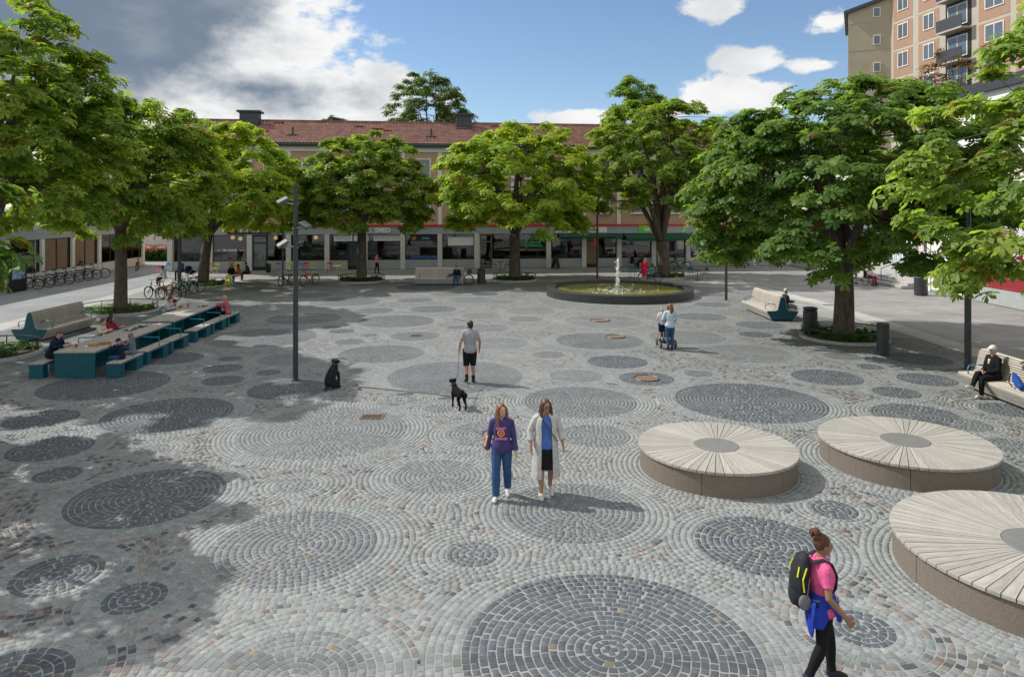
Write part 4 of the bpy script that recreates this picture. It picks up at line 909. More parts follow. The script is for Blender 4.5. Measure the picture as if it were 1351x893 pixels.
# bicycles
def bicycle(colr, name='frame_paint'):
    e = empty('bicycle'); m_f = mat('bike_' + name, colr, .35, coat=.3); Rw = .33
    for yy, nm in ((-.52, 'wheel'), (.55, 'wheel')):
        b = MB(); b.torus((0, 0, 0), Rw - .025, .012, 'x', 22, 4)
        for k in range(12): a = k * math.pi / 6; b.tube([(0, 0, 0), (.0, (Rw - .03) * math.cos(a), (Rw - .03) * math.sin(a))], .0035, 3)
        b.ball((0, 0, 0), .045, n=6, m=5); w = b.build('wheel', m_steel, e); w.location = (0, yy, Rw + .005); MB().torus((0, 0, 0), Rw - .014, .027, 'x', 24, 5).build('tyre', m_rubber, w)
        b = MB(); pts = [((.0), (Rw + .03) * math.cos(R(a)), (Rw + .03) * math.sin(R(a))) for a in range(20, 171, 25)]; b.tube(pts, .032, 6, side=(1, 0, 0), ry=.010); o = b.build('mudguard', m_black, e); o.location = (0, yy, Rw)
    bb, seat, head, rear, front = (0, -.08, .30), (0, -.26, .80), (0, .38, .83), (0, -.52, .335), (0, .55, .335)
    b = MB()
    for a, c, r in ((bb, seat, .026), (bb, (0, .40, .70), .028), ((0, -.24, .72), (0, .38, .78), .024), (bb, rear, .017), (seat, rear, .015), ((0, .36, .90), (0, .42, .62), .027)): b.tube([a, c], r, 7)
    b.build('frame', m_f, e); b = MB(); b.tube([(0, .42, .64), (.04, .47, .50), (.045, .55, .335)], .012, 6); b.tube([(0, .42, .64), (-.04, .47, .50), (-.045, .55, .335)], .012, 6); b.build('fork', m_f, e)
    b = MB(); b.tube([(0, -.26, .8), (0, -.28, .93)], .014, 6); b.build('seat_post', m_steel, e); b = MB(); b.tube([(0, -.42, .95), (0, -.34, .965), (0, -.22, .955), (0, -.10, .95)], [.06, .085, .05, .02], 8, side=(1, 0, 0), ry=[.02, .03, .025, .015]); b.build('saddle', m_black, e, smooth=True)
    b = MB(); b.tube([(0, .36, .88), (0, .34, 1.02)], .013, 6); b.tube([(-.30, .18, 1.04), (-.26, .30, 1.06), (0, .36, 1.03), (.26, .30, 1.06), (.30, .18, 1.04)], .012, 6); b.build('handlebar', m_black, e)
    b = MB(); b.torus((.05, -.08, .30), .09, .010, 'x', 14, 4); b.tube([(.06, -.08, .30), (.07, .04, .18)], .011, 5); b.box(.06, .15, .01, .07, .165, .185); b.tube([(-.05, -.08, .30), (-.07, -.2, .42)], .011, 5); b.box(-.15, -.06, -.24, -.18, .41, .43); b.build('crankset', m_black, e)
    b = MB(); b.box(-.07, .07, -.78, -.36, .70, .715); b.tube([(.06, -.70, .70), (.05, -.52, .36)], .006, 4); b.tube([(-.06, -.70, .70), (-.05, -.52, .36)], .006, 4); b.build('carrier', m_black, e)
    return e
def basket(e, y=.62, z=.78, m=None): 
    b = MB()
    for k in range(3): b.box(-.18, .18, y - .14, y + .14, z + k * .1, z + k * .1 + .02)
    for k in range(8): a = k * math.pi/4; b.tube([(.16*math.cos(a), y + .12*math.sin(a), z), (.18*math.cos(a), y + .14*math.sin(a), z + .22)], .01, 4)
    b.build('basket', m or m_black, e)
protos = {}
def put_bike(px, py, heading, colr, nm, label, group=None, bk=False, lean=4):
    if nm not in protos: protos[nm] = e = bicycle(colr, nm)
    else: e = copy_tree(protos[nm])
    p = G(px, py); e.location = (p.x, p.y, 0); e.rotation_euler = (0, R(lean), R(heading)); tag(e, label, 'bicycle', group)
    if bk: basket(e)
    return e
grp = 'bicycles parked along the low shop row'
for k in range(8):
    c, nm = (((.012, .012, .014), 'black'), ((.30, .31, .32), 'grey'), ((.02, .03, .06), 'navy'))[k % 3]
    lab = 'parked bicycle in the row along the low dark shop windows'
    x = -29.7 - .012 * k; y = 43.6 + k * 1.05
    if nm not in protos: protos[nm] = e = bicycle(c, nm)
    else: e = copy_tree(protos[nm])
    e.location = (x, y, 0); e.rotation_euler = (0, R(5), R(-58 + random.uniform(-8, 8))); tag(e, lab, 'bicycle', grp)
put_bike(205, 394.5, 68, (.012, .012, .014), 'black', 'black bicycle in the cluster by the thick lamp post, farthest from the chestnut', None)
put_bike(222, 396, 76, (.35, .02, .02), 'red', 'red framed bicycle leaning by the thick lamp post', None)
put_bike(232, 392, 62, (.30, .31, .32), 'grey', 'grey bicycle in the cluster right behind the thick lamp post', None)
put_bike(246, 388, 70, (.16, .42, .30), 'mint', 'mint green bicycle parked by the thick lamp post', None)
put_bike(254, 386, 78, (.70, .70, .68), 'white', 'white framed bicycle nearest the light green chestnut', None)
put_bike(379, 377.5, 160, (.012, .012, .014), 'black', 'black bicycle leaning on the slim lamp post at the bakery', None)
put_bike(409, 376.5, 150, (.45, .06, .02), 'orange', 'orange red child bicycle standing before the bakery', None)
put_bike(607, 376, 92 - 180, (.62, .64, .66), 'silver', 'silver bicycle with basket at the end of the far slatted bench', None, bk=True)
put_bike(858, 372, -85, (.02, .08, .30), 'blue', 'blue bicycle beside the person in the red coat', None)
put_bike(897, 356, -88, (.012, .012, .014), 'black', 'dark bicycle parked against the cafe front among green chairs', None)
put_bike(181, 357, 20, (.012, .012, .014), 'black', 'dark bicycle leaning at the corner of the low shop row', None)

# chairs and cafe tables
def cafe_chair(m):
    e = empty('cafe_chair')
    MB().box(-.21, .21, -.21, .21, .44, .46, .006).build('seat', m, e)
    b = MB(); b.rings([[(x, -.20 - .02 * (1 - abs(x) / .22) - .02 * (z - .62), z) for x in (-.21, -.1, 0, .1, .21)] + [(x, -.215 - .02 * (1 - abs(x) / .22) - .02 * (z - .62), z) for x in (.21, .1, 0, -.1, -.21)] for z in (.62, .84)]); b.build('backrest', m, e)
    for x in (-.2, .2):
        MB().tube([(x, .19, .44), (x * 1.08, .23, 0)], .013, 6).build('leg', m, e); MB().tube([(x, -.20, .84), (x, -.19, .45), (x * 1.08, -.25, 0)], .013, 6).build('leg', m, e)
        MB().tube([(x * 1.08, -.20, .66), (x * 1.15, .05, .66), (x * 1.12, .21, .44)], .012, 6).build('armrest', m, e)
    return e
def folding_chair(m):
    e = empty('folding_chair')
    for k in range(4): MB().box(-.19, .19, -.16 + k * .09, -.16 + k * .09 + .075, .445, .46).build('seat_slat', m, e)
    MB().box(-.19, .19, -.225, -.205, .70, .84).build('backrest', m, e)
    for x in (-.19, .19):
        MB().tube([(x, -.21, .85), (x, -.17, .62), (x * 1.02, .24, 0)], .011, 5).build('leg', m, e); MB().tube([(x * .88, .17, .46), (x * .9, -.25, 0)], .011, 5).build('leg', m, e)
    return e
def cafe_table(m, r=.33):
    e = empty('cafe_table'); MB().lathe([(r, .70), (r, .725)], 20).build('table_top', m, e); MB().tube([(0, 0, .02), (0, 0, .70)], .03, 8).build('stem', m, e)
    for k in range(3): a = k * 2.09; MB().tube([(0, 0, .06), (.3*math.cos(a), .3*math.sin(a), .012)], .018, 5).build('foot', m, e)
    return e
m_gch = mat('green_chair_paint', (.004, .13, .085), .45); m_ych = mat('yellow_chair_paint', (.62, .58, .03), .5); m_rch = mat('red_chair_paint', (.60, .05, .06), .5); m_bch = mat('blue_chair_paint', (.03, .30, .55), .5)
CH = {}
def put(kind, m, px, py, rz, label, group=None, cat='chair'):
    k = (kind, m.name)
    if k not in CH: CH[k] = e = {'c': cafe_chair, 'f': folding_chair, 't': cafe_table}[kind](m)
    else: e = copy_tree(CH[k])
    p = G(px, py); e.location = (p.x, p.y, 0); e.rotation_euler = (0, 0, R(rz)); return tag(e, label, cat, group)
gg = 'green cafe chairs round the tallest chestnut'; gl = 'green metal cafe chair standing by the tallest chestnut and cafe front'
for px, py, rz in ((835, 367, 10), (860, 362, -30), (830, 353, 80), (848, 352, 200), (883, 361, 60), (897, 367, 0), (912, 368, -35), (929, 369, 100), (888, 353, 110), (907, 353, 250)): put('c', m_gch, px, py, rz, gl, gg)
put('t', m_black, 920, 370, 0, 'small dark cafe table between two green chairs at the outer edge', cat='table'); put('t', m_black, 889, 366, 0, 'small dark cafe table right beside the chestnut trunk', cat='table'); put('t', m_black, 841, 354, 0, 'small dark cafe table where two people in dark clothes sit', cat='table')
fg = 'coloured folding chairs before the bakery'
for m, nm, spots in ((m_ych, 'yellow', ((284, 362), (314, 361), (383, 361), (412, 361), (454, 361), (300, 384), (302, 381))), (m_rch, 'red', ((274, 362), (305, 361), (366, 361), (403, 361), (435, 361), (209, 366))), (m_bch, 'blue', ((367, 363), (396, 362), (219, 362)))):
    for k, (px, py) in enumerate(spots):
        wh = 'among the bicycles' if px < 230 else 'standing apart by the three seated friends' if py > 375 else 'under the first bakery window' if px < 330 else 'under the bakery window by its door' if px < 390 else 'under the second bakery window' if px < 430 else 'under the shop window with white panels'
        put('f', m, px, py, 180 + random.uniform(-25, 25), '%s folding cafe chair %s' % (nm, wh), '%s folding chairs %s' % (nm, wh))
put('t', m_ych, 445, 363, 0, 'small yellow folding table outside the shop with white panels', cat='table'); put('t', m_rch, 403, 363, 0, 'small red folding table outside the bakery window', cat='table'); put('t', m_bch, 309, 378, 0, 'small blue table in front of the three seated friends', cat='table')
put('c', m_black, 651, 357, -70, 'black plastic armchair at the wooden shop door', 'black chairs by the wooden door'); put('c', m_black, 670, 357, 70, 'black plastic armchair at the wooden shop door', 'black chairs by the wooden door'); put('t', m_black, 660, 357, 0, 'small black table between two black chairs by the wooden door', cat='table')
p = G(733, 354); e = empty('sandwich_board', (p.x, p.y, 0), R(60), label='black folding pavement sign outside the shop with awning', cat='sign')
b = MB(); b.box(-.33, .33, -.012, .012, 0, 1.05); o = b.build('board', m_frame, e); o.location = (0, -.28, 0); o.rotation_euler = (R(-15), 0, 0); b = MB(); b.box(-.33, .33, -.012, .012, 0, 1.05); o = b.build('board', m_frame, e); o.location = (0, .28, 0); o.rotation_euler = (R(15), 0, 0)
p = G(354, 359.5); e = empty('plant_pot', (p.x, p.y, 0), label='dark pot with a small green plant beside the bakery door', cat='plant pot'); MB().lathe([(.16, 0), (.22, .4), (.20, .4)], 14).build('pot', m_frame, e)
m = 60; P = np.stack([rng.normal(0, .13, m), rng.normal(0, .13, m), rng.uniform(.4, .7, m)], 1); Nn = rng.normal(0, .5, (m, 3)) + np.array([[0, 0, 1]]); Nn /= np.linalg.norm(Nn, axis=1)[:, None]; V, F, cc = palm_leaves(P, Nn, .14, 4, np.array([[.05, .12, .02]]) * rng.uniform(.6, 1.5, (m, 1))); link('foliage', np_mesh('foliage', V, F, m_leaf, cc), e)
# ---------------------------------------------------------------- people and animals
WORK = bpy.data.scenes.new('work')
def solid(mb, voxel, smooth=4, name='body', mats=None):
    """fuse overlapping closed shapes into one continuous skin"""
    me = mb.mesh(name, []); ob = bpy.data.objects.new('tmp', me); WORK.collection.objects.link(ob)
    r = ob.modifiers.new('r', 'REMESH'); r.mode = 'VOXEL'; r.voxel_size = voxel; r.use_smooth_shade = True
    if smooth: s_ = ob.modifiers.new('s', 'SMOOTH'); s_.factor = .5; s_.iterations = smooth
    d_ = ob.modifiers.new('d', 'DECIMATE'); d_.ratio = .30
    vl = WORK.view_layers[0]; vl.update(); dg = vl.depsgraph; new = bpy.data.meshes.new_from_object(ob.evaluated_get(dg))
    bpy.data.objects.remove(ob); bpy.data.meshes.remove(me); new.name = name; new.materials.clear(); new.materials.append(mats)
    new.polygons.foreach_set('use_smooth', [True] * len(new.polygons)); return new
V3 = Vector
def cloth(name, col, rough=.9): return mat('cloth_' + name, col, rough, nscale=14, namt=.14, bump=.35, bscale=22, spec=.15)
SKIN = {'fair': mat('skin_fair', (.52, .30, .21), .55), 'tan': mat('skin_tan', (.36, .19, .12), .5), 'brown': mat('skin_brown', (.27, .135, .08), .5)}
HAIR = {'auburn': mat('hair_auburn', (.17, .065, .025), .5, nscale=40, namt=.35, stretch=(1, 1, .15)), 'brown': mat('hair_brown', (.075, .035, .018), .5, nscale=40, namt=.35, stretch=(1, 1, .15)), 'blond': mat('hair_blond', (.42, .29, .13), .55, nscale=40, namt=.3),
        'black': mat('hair_black', (.012, .010, .009), .45), 'curly': mat('hair_curly', (.085, .034, .016), .7, nscale=60, namt=.5, bump=1, bscale=60), 'grey': mat('hair_grey', (.33, .32, .30), .6)}
m_eye = mat('eye_dark', (.015, .012, .01), .3); m_lip = mat('lips', (.30, .09, .075), .5)
def pose(sit=None, lean=0, step=0.0, arms=None, legs=None, head=0, nod=0, twist=0):
    J = dict(pel=V3((0, 0, .93)), neck=V3((0, -.015, 1.43)), head=V3((0, .015, 1.575)))
    for n, s in (('R', 1), ('L', -1)):
        J['hip' + n] = V3((s * .088, 0, .90)); J['kne' + n] = V3((s * .095, .02, .49)); J['ank' + n] = V3((s * .095, -.02, .085)); J['toe' + n] = V3((s * .115, .15, .035))
        J['sho' + n] = V3((s * .166, -.01, 1.358)); J['elb' + n] = V3((s * .235, -.03, 1.10)); J['wri' + n] = V3((s * .245, .06, .87))
    if step:
        for n, s in (('R', 1), ('L', -1)):
            f = step * s; a = J['ank' + n]; J['ank' + n] = V3((a.x, a.y + f, a.z + (.05 if f < 0 else 0))); J['toe' + n] = J['ank' + n] + V3((s * .015, .165, -.06 if f < 0 else -.05)); J['kne' + n] = V3((a.x, f * .45 + .045, .49))
            if f < 0: J['toe' + n].z = .025
            J['wri' + n] = V3((s * .25, .05 - f * .55, .87 + abs(f) * .08)); J['elb' + n] = V3((s * .24, -.03 - f * .2, 1.105))
    if sit is not None:
        dz = sit + .10 - .93
        for k in ('pel', 'neck', 'head', 'shoR', 'shoL', 'elbR', 'elbL', 'wriR', 'wriL', 'hipR', 'hipL'): J[k] = J[k] + V3((0, 0, dz))
        for n, s in (('R', 1), ('L', -1)):
            J['kne' + n] = V3((s * .11, .43, sit + .06)); J['ank' + n] = V3((s * .11, .42, .085)); J['toe' + n] = V3((s * .13, .59, .035))
            J['elb' + n] = J['sho' + n] + V3((s * .05, .06, -.26)); J['wri' + n] = J['elb' + n] + V3((-s * .06, .22, .02))
    if lean:
        M_ = Matrix.Translation(J['pel']) @ Matrix.Rotation(R(-lean), 4, 'X') @ Matrix.Translation(-J['pel'])
        for k in ('neck', 'head', 'shoR', 'shoL', 'elbR', 'elbL', 'wriR', 'wriL'): J[k] = M_ @ J[k]
        J['head'] = J['neck'] + V3((0, .03 + .06 * math.sin(R(lean)), .135))
    for src in (arms, legs):
        for k, v in (src or {}).items(): J[k] = V3(v)
    J['yaw'] = head; J['nod'] = nod; return J
def hand(b, w, d, s, curl=.4, inward=None):
    d = d.normalized(); n = (inward or V3((-s, 0, 0))); n = (n - d * n.dot(d)).normalized(); side = d.cross(n)
    b.tube([w - d * .02, w + d * .03, w + d * .085], [.026, .038, .040], 8, side=side, ry=[.022, .017, .015])
    for i, (o, l) in enumerate(((-.030, .068), (-.010, .080), (.010, .076), (.029, .060))):
        p0 = w + d * .075 + side * o; p1 = p0 + d * l * .5 + n * l * curl * .25 + side * o * .15; p2 = p1 + d * l * (.5 - curl * .3) + n * l * curl * .65
        b.tube([p0, p1, p2], [.0105, .010, .0085], 6)
    fw = -1 if side.y * 1 < 0 else 1
    p0 = w + d * .02 + side * .028 * fw; b.tube([p0, p0 + d * .03 + side * .028 * fw + n * .008, p0 + d * .062 + side * .03 * fw + n * .02], [.014, .012, .010], 6)
def person(label, loc, yaw, h, J, top=None, sleeve='long', bottom=None, legs_='long', shoe=None, hair='brown', style='short', skin='fair', female=False, voxel=.012, extra=None, near=False, collar=None, hat=None, hood=None, bulk=1.0, z=0.0, group=None, name='person'):
    e = empty(name, (loc[0], loc[1], z), R(yaw), label=label, cat='person', group=group); k = h / 1.7
    K = Matrix.Scale(k, 4); sk = SKIN[skin]; mw = 1.0 if female else 1.1
    pel, neck, hd = J['pel'], J['neck'], J['head']; ax = neck - pel
    Rh = Matrix.Rotation(R(J['yaw']), 3, 'Z') @ Matrix.Rotation(R(-J['nod']), 3, 'X')
    H = lambda x, y, zz: hd + Rh @ V3((x, y, zz))
    def torso(b, inf, t0, t1, flare=0.0):
        prof = [(-.20, .118, .088), (-.10, .158, .112), (.0, .168 if female else .16, .118), (.14, .15, .108), (.28, .136 if female else .145, .100), (.45, .148 * mw, .110), (.62, .158 * mw, .116 if not female else .122), (.78, .160 * mw, .106), (.90, .135 * mw, .088), (.97, .075, .066)]
        pts, rx, ry = [], [], []
        for t, a, c in prof:
            if t < t0 - .07 or t > t1 + .07: continue
            q = inf + (flare * max(0, (.3 - t)) if flare else 0)
            pts.append(pel + ax * t); rx.append((a + q) * bulk); ry.append((c + q) * bulk)
        b.tube(pts, rx, 14, side=(1, 0, 0), ry=ry)
    def leg(b, n, inf, t1=2.0, wide=0.0):
        hp, kn, an = J['hip' + n], J['kne' + n], J['ank' + n]
        pts = [hp + V3((0, 0, .04)), hp.lerp(kn, .35), kn, kn.lerp(an, .3), kn.lerp(an, .75), an]; rr = [.088, .080, .056, .056, .040, .036]
        ts = [0, .35, 1, 1.3, 1.75, 2]; P_, R_ = [], []
        for p, r_, t in zip(pts, rr, ts):
            if t <= t1 + 1e-6: P_.append(p); R_.append((r_ + inf + wide * max(0, t - .5)) * (1 + (bulk - 1) * .6))
        if t1 < 1: P_.append(hp.lerp(kn, t1)); R_.append(.066 + inf + wide)
        elif 1 < t1 < 2: P_.append(kn.lerp(an, t1 - 1)); R_.append(.05 + inf + wide)
        b.tube(P_, R_, 10)
    def arm(b, n, inf, t1=2.0, r0=1.0):
        s, el, w = J['sho' + n], J['elb' + n], J['wri' + n]; b.ball(s, (.050 + inf) * mw, n=8, m=6); b.tube([pel + ax * .93 + V3((0, -.01, 0)), (pel + ax * .93).lerp(s, .5) + V3((0, 0, .012)), s], [.058 + inf, .056 + inf, .050 + inf], 8)
        P_ = [s, s.lerp(el, .5), el, el.lerp(w, .4), w]; rr = [.050 * mw, .045 * mw, .038, .037, .026]; ts = [0, .5, 1, 1.4, 2]
        q = [(p, r_ + inf) for p, r_, t in zip(P_, rr, ts) if t <= t1 + 1e-6]
        if t1 not in ts: q.append((s.lerp(el, t1) if t1 < 1 else el.lerp(w, t1 - 1), .042 + inf * 1.3))
        b.tube([a for a, _ in q], [c for _, c in q], 9)
    # body
    b = MB(); torso(b, 0, -.3, 1.1)
    b.tube([pel + ax * .9, neck + (hd - neck) * .1, hd - V3((0, 0, .05))], [.07, .050 * mw, .05], 9)
    b.ball(hd, .074, .094, .112, 12, 9, rot=Rh); b.ball(H(0, .030, -.062), .052, .058, .052, rot=Rh); b.ball(H(0, .098, -.015), .013, .018, .026, 6, 5, rot=Rh); b.ball(H(0, .084, -.05), .028, .016, .018, 7, 5, rot=Rh)
    for s in (-1, 1): b.ball(H(s * .076, -.005, -.01), .010, .020, .030, 6, 5)
    for n, s in (('R', 1), ('L', -1)):
        leg(b, n, 0); arm(b, n, 0); a, t = J['ank' + n], J['toe' + n]; dd = (t - a).normalized()
        b.tube([a + V3((0, -.03, .0)), a + dd * .06 - V3((0, 0, .015)), t], [.034, .034, .030], 8, ry=[.036, .03, .018]); hand(b, J['wri' + n], J['wri' + n] - J['elb' + n], s, .45 if near else .3)
    b.xf(K); link('body', solid(b, voxel, 3 if near else 2, 'body', sk), e)
    # hair
    if style != 'none':
        b = MB(); b.ball(H(0, -.018, .028), .084, .097, .102, 12, 9, rot=Rh)
        if style in ('long', 'mid'):
            ln = .34 if style == 'long' else .20; bz = -ln
            b.tube([H(0, -.04, .08), H(0, -.085, -.02), H(0, -.10, -.15), H(0, -.105, bz)], [.06, .088, .092, .062], 10, side=Rh @ V3((1, 0, 0)), ry=[.05, .052, .046, .028])
            for s in (-1, 1): b.tube([H(s * .055, .03, .075), H(s * .086, .02, -.02), H(s * .092, .03, -.13), H(s * .085, .065, bz * .9)], [.026, .030, .034, .020], 8)
        if style == 'bun':
            for i in range(26):
                a = random.uniform(0, 6.3); c = random.uniform(-1, 1); q = V3((math.cos(a) * math.sqrt(1 - c*c), math.sin(a) * math.sqrt(1 - c*c), c)) * .048; b.ball(H(q.x, -.085 + q.y, .125 + q.z), random.uniform(.018, .03), n=6, m=5)
        if style == 'short': b.ball(H(0, -.055, -.02), .074, .056, .07, rot=Rh)
        b.xf(K); link('hair', solid(b, max(voxel * .8, .006), 2, 'hair', HAIR[hair]), e)
    if near:
        for s in (-1, 1): b = MB(); b.ball(H(s * .030, .087, .008), .011, .006, .007, 6, 5); b.xf(K); b.build('eye', m_eye, e); b = MB(); b.ball(H(s * .031, .088, .030), .017, .005, .004, 6, 5); b.xf(K); b.build('eyebrow', HAIR['brown' if hair == 'curly' else hair], e)
        b = MB(); b.ball(H(0, .098, -.058), .021, .006, .008, 8, 5); b.xf(K); b.build('mouth', m_lip, e, smooth=True)
    # clothes
    if top is not None:
        b = MB(); torso(b, .014, (-.14 if not J.get('crop') else .05), .92, .05); tl = {'short': .62, 'long': 1.93, 'three': 1.55, 'none': 0}[sleeve]
        for n in ('RL' if tl else ''): arm(b, n, .014, tl)
        b.xf(K); link('top', solid(b, voxel, 3, 'top', top), e)
    if bottom is not None:
        b = MB()
        if legs_ == 'skirt':
            kn = J['kneR'].lerp(J['kneL'], .5); b.tube([pel + V3((0, 0, .10)), pel, pel.lerp(kn, .45), pel.lerp(kn, .98)], [.145, .174, .172, .165], 14, side=(1, 0, 0), ry=[.110, .128, .132, .140])
        else:
            torso(b, .010, -.25, .14)
            for n in 'RL': leg(b, n, {'tight': .006, 'long': .014, 'wide': .016, 'shorts': .024}[legs_], {'shorts': 1.08, 'tight': 1.92}.get(legs_, 2.0), .012 if legs_ == 'wide' else (.006 if legs_ == 'shorts' else 0))
        b.xf(K); link('skirt' if legs_ == 'skirt' else ('shorts' if legs_ == 'shorts' else 'trousers'), solid(b, voxel, 3, 'trousers', bottom), e)
    if shoe is not None:
        for n, s in (('R', 1), ('L', -1)):
            a, t = J['ank' + n], J['toe' + n]; b = MB(); d = t - a; d.normalize(); q = V3((0, 0, 1))
            b.tube([a + V3((0, -.045, -.045)), a + V3((0, -.02, -.03)), a + d * .05 + V3((0, 0, -.02)), a + d * .12, t + d * .015], [.036, .046, .044, .047, .032], 9, side=(1, 0, 0), ry=[.036, .052, .046, .036, .022]); b.tube([a + V3((0, -.01, -.02)), a + V3((0, -.015, .035))], [.046, .042], 9)
            b.xf(K); link('shoe', solid(b, max(.007, voxel * .7), 2, 'shoe', shoe), e)
    if hat is not None:
        m_, brim = hat; b = MB(); b.ball(H(0, -.012, .05), .092, .106, .085, 12, 8, rot=Rh)
        if brim: b.tube([H(0, .08, .055), H(0, .125, .05), H(0, .165, .038)], [.075, .068, .04], 10, side=Rh @ V3((1, 0, 0)), ry=[.012, .008, .006])
        b.xf(K); link('cap', solid(b, max(.007, voxel * .7), 2, 'cap', m_), e)
    if hood is not None:
        b = MB(); b.ball(H(0, -.03, .03), .105, .105, .13, 12, 9, rot=Rh); b.tube([H(0, -.06, -.05), neck + V3((0, -.05, -.04))], [.10, .11], 10); b.xf(K); link('hood', solid(b, voxel, 3, 'hood', hood), e)
    return e, K, H
white_shoe = cloth('white_leather', (.52, .515, .49), .5); black_c = cloth('black', (.012, .012, .014)); navy_c = cloth('navy', (.012, .02, .045)); jeans = cloth('denim', (.035, .085, .19)); dshoe = cloth('dark_shoe', (.02, .02, .022), .6)

# girl in sweatshirt
purple = cloth('purple', (.062, .05, .15)); p = G(662, 656)
e, K, H = person('girl in purple sweatshirt and blue jeans with long auburn hair, walking', p, 176, 1.64, pose(step=.15, head=28, arms=dict(elbR=(.225, -.04, 1.10), wriR=(.275, .0, .85), elbL=(-.215, -.03, 1.10), wriL=(-.255, .06, .86))), purple, 'long', jeans, 'wide', white_shoe, 'auburn', 'long', 'fair', True, .008, near=True)
m_pink = mat('pink_print', (.62, .22, .50), .7); m_oprint = mat('orange_print', (.75, .28, .06), .7)
def chest_patch(e, K, shape, m, yo=.142, name='print'):
    b = MB(); b.v = [tuple(K @ V3(q)) for q in shape]; b.quad_faces([tuple(range(len(shape)))]); b.build(name, m, e)
b = MB(); b.torus((0, 0, 0), .050, .013, 'y', 20, 5); o = b.build('print_ring', m_oprint, e); o.location = K @ V3((0, .136, 1.20)); b = MB(); b.ball((0, 0, 0), .024, .008, .024); o = b.build('print_spot', m_oprint, e); o.location = K @ V3((0, .138, 1.20))
t = text('CAMDEN', .052, m_pink, e, K @ V3((0, .142, 1.105)), (R(90), 0, R(180)), ext=.006, bold=.002); t2 = text('SUNSET', .048, m_pink, e, K @ V3((0, .138, 1.285)), (R(84), 0, R(180)), ext=.006, bold=.002)
b = MB(); b.tube([(.262, -.030, 1.12), (.312, .004, .92)], [.035, .03], 8, side=(0, 1, 0), ry=[.03, .022]); b.xf(K @ Matrix.Translation((-.016, .0, .0))); b.build('sleeve_print', m_oprint, e)
# woman in long cardigan
p = G(720, 654); cardi = cloth('cardigan', (.46, .46, .44)); bluet = cloth('blue_top', (.07, .14, .42))
e, K, H = person('woman in long pale grey cardigan, blue top and black skirt, with glasses', p, 186, 1.70, pose(step=.11, head=14, nod=6, arms=dict(elbR=(.27, -.04, 1.12), wriR=(.27, .08, .90), elbL=(-.27, -.05, 1.12), wriL=(-.30, .04, .90))), bluet, 'none', black_c, 'skirt', white_shoe, 'brown', 'mid', 'tan', True, .008, near=True)
def cardigan(e, K, m, secs, gap=.62, th=.010, thick_arm=None, J=None, name='cardigan'):
    b = MB(); n = 22; rs = []
    for zz, rx, ry, yo, g in secs:
        A = [R(90) + g + (2 * math.pi - 2 * g) * i / n for i in range(n + 1)]
        fold = lambda i: 1 + (.05 * math.sin(i * 2.1 + zz * 3) if zz < .85 else .012 * math.sin(i * 1.7))
        rs.append([(rx * fold(i) * math.cos(a), yo + ry * fold(i) * math.sin(a), zz) for i, a in enumerate(A)] + [((rx * fold(i) - th) * math.cos(a), yo + (ry * fold(i) - th) * math.sin(a), zz) for i, a in reversed(list(enumerate(A)))])
    b.rings(rs); b.xf(K); o = b.build(name, m, e, smooth=True); o.data.set_sharp_from_angle(angle=R(60)); return o
cardigan(e, K, cardi, [(.35, .255, .215, -.03, .40), (.60, .24, .20, -.03, .44), (.80, .225, .180, -.02, .46), (.95, .215, .165, -.01, .48), (1.10, .195, .152, -.01, .48), (1.25, .205, .152, -.01, .50), (1.36, .190, .132, -.01, .46), (1.42, .130, .105, -.02, .40), (1.46, .075, .075, -.025, .5)])
b = MB()
for s, n in ((1, 'R'), (-1, 'L')):
    q = [V3((s * .10, -.012, 1.40)), V3((s * .165, -.012, 1.362)), V3((s * .222, -.03, 1.25)), V3((s * .27, -.045, 1.12)), V3((s * (.27 if s > 0 else .29), .035, .985))]; b.tube(q, [.065, .072, .066, .062, .056], 10)
b.xf(K); link('cardigan_sleeves', solid(b, .009, 2, 'sleeves', cardi), e)
b = MB(); 
for s in (-1, 1): b.torus(tuple(H(s * .032, .098, .006)), .022, .004, 'y', 14, 4)
b.xf(K); b.build('glasses', m_black, e)
b = MB(); b.tube([(.10, .02, 1.44), (.03, .135, 1.30), (-.10, .155, 1.12), (-.19, .12, .98)], .010, 5, side=(0, 0, 1), ry=.006); b.xf(K); b.build('bag_strap', cloth('brown_leather', (.11, .045, .02), .5), e)
# backpack walker
p = G(1084, 903); pink = cloth('pink', (.60, .10, .24))
Jb = pose(step=-.17, head=2, arms=dict(elbR=(.25, -.02, 1.10), wriR=(.24, .17, .89), elbL=(-.23, -.04, 1.10), wriL=(-.23, .02, .87)))
e, K, H = person('woman in pink shirt and black leggings carrying a backpack, hair in a bun', p, -92, 1.60, Jb, pink, 'short', black_c, 'tight', dshoe, 'curly', 'bun', 'brown', True, .007, near=True, bulk=1.12)
blue_c = cloth('royal_blue', (.02, .045, .33)); b = MB()
b.tube([(0, -.005, .96), (0, -.01, 1.03), (0, -.01, 1.08)], [.212, .202, .182], 14, side=(1, 0, 0), ry=[.160, .152, .138])
b.tube([(.10, -.15, 1.03), (.10, -.175, .88), (.09, -.165, .72), (.07, -.145, .60)], [.13, .14, .12, .05], 10, side=(1, 0, 0), ry=[.03, .025, .02, .015]); b.tube([(.17, -.03, 1.03), (.20, -.08, .88), (.19, -.10, .74)], [.05, .09, .05], 8, side=(0, 1, 0), ry=.03)
b.tube([(.19, .06, 1.02), (.20, .11, .90), (.19, .12, .82)], [.05, .04, .02], 8); b.xf(K); link('tied_jacket', solid(b, .009, 3, 'tied_jacket', blue_c), e)
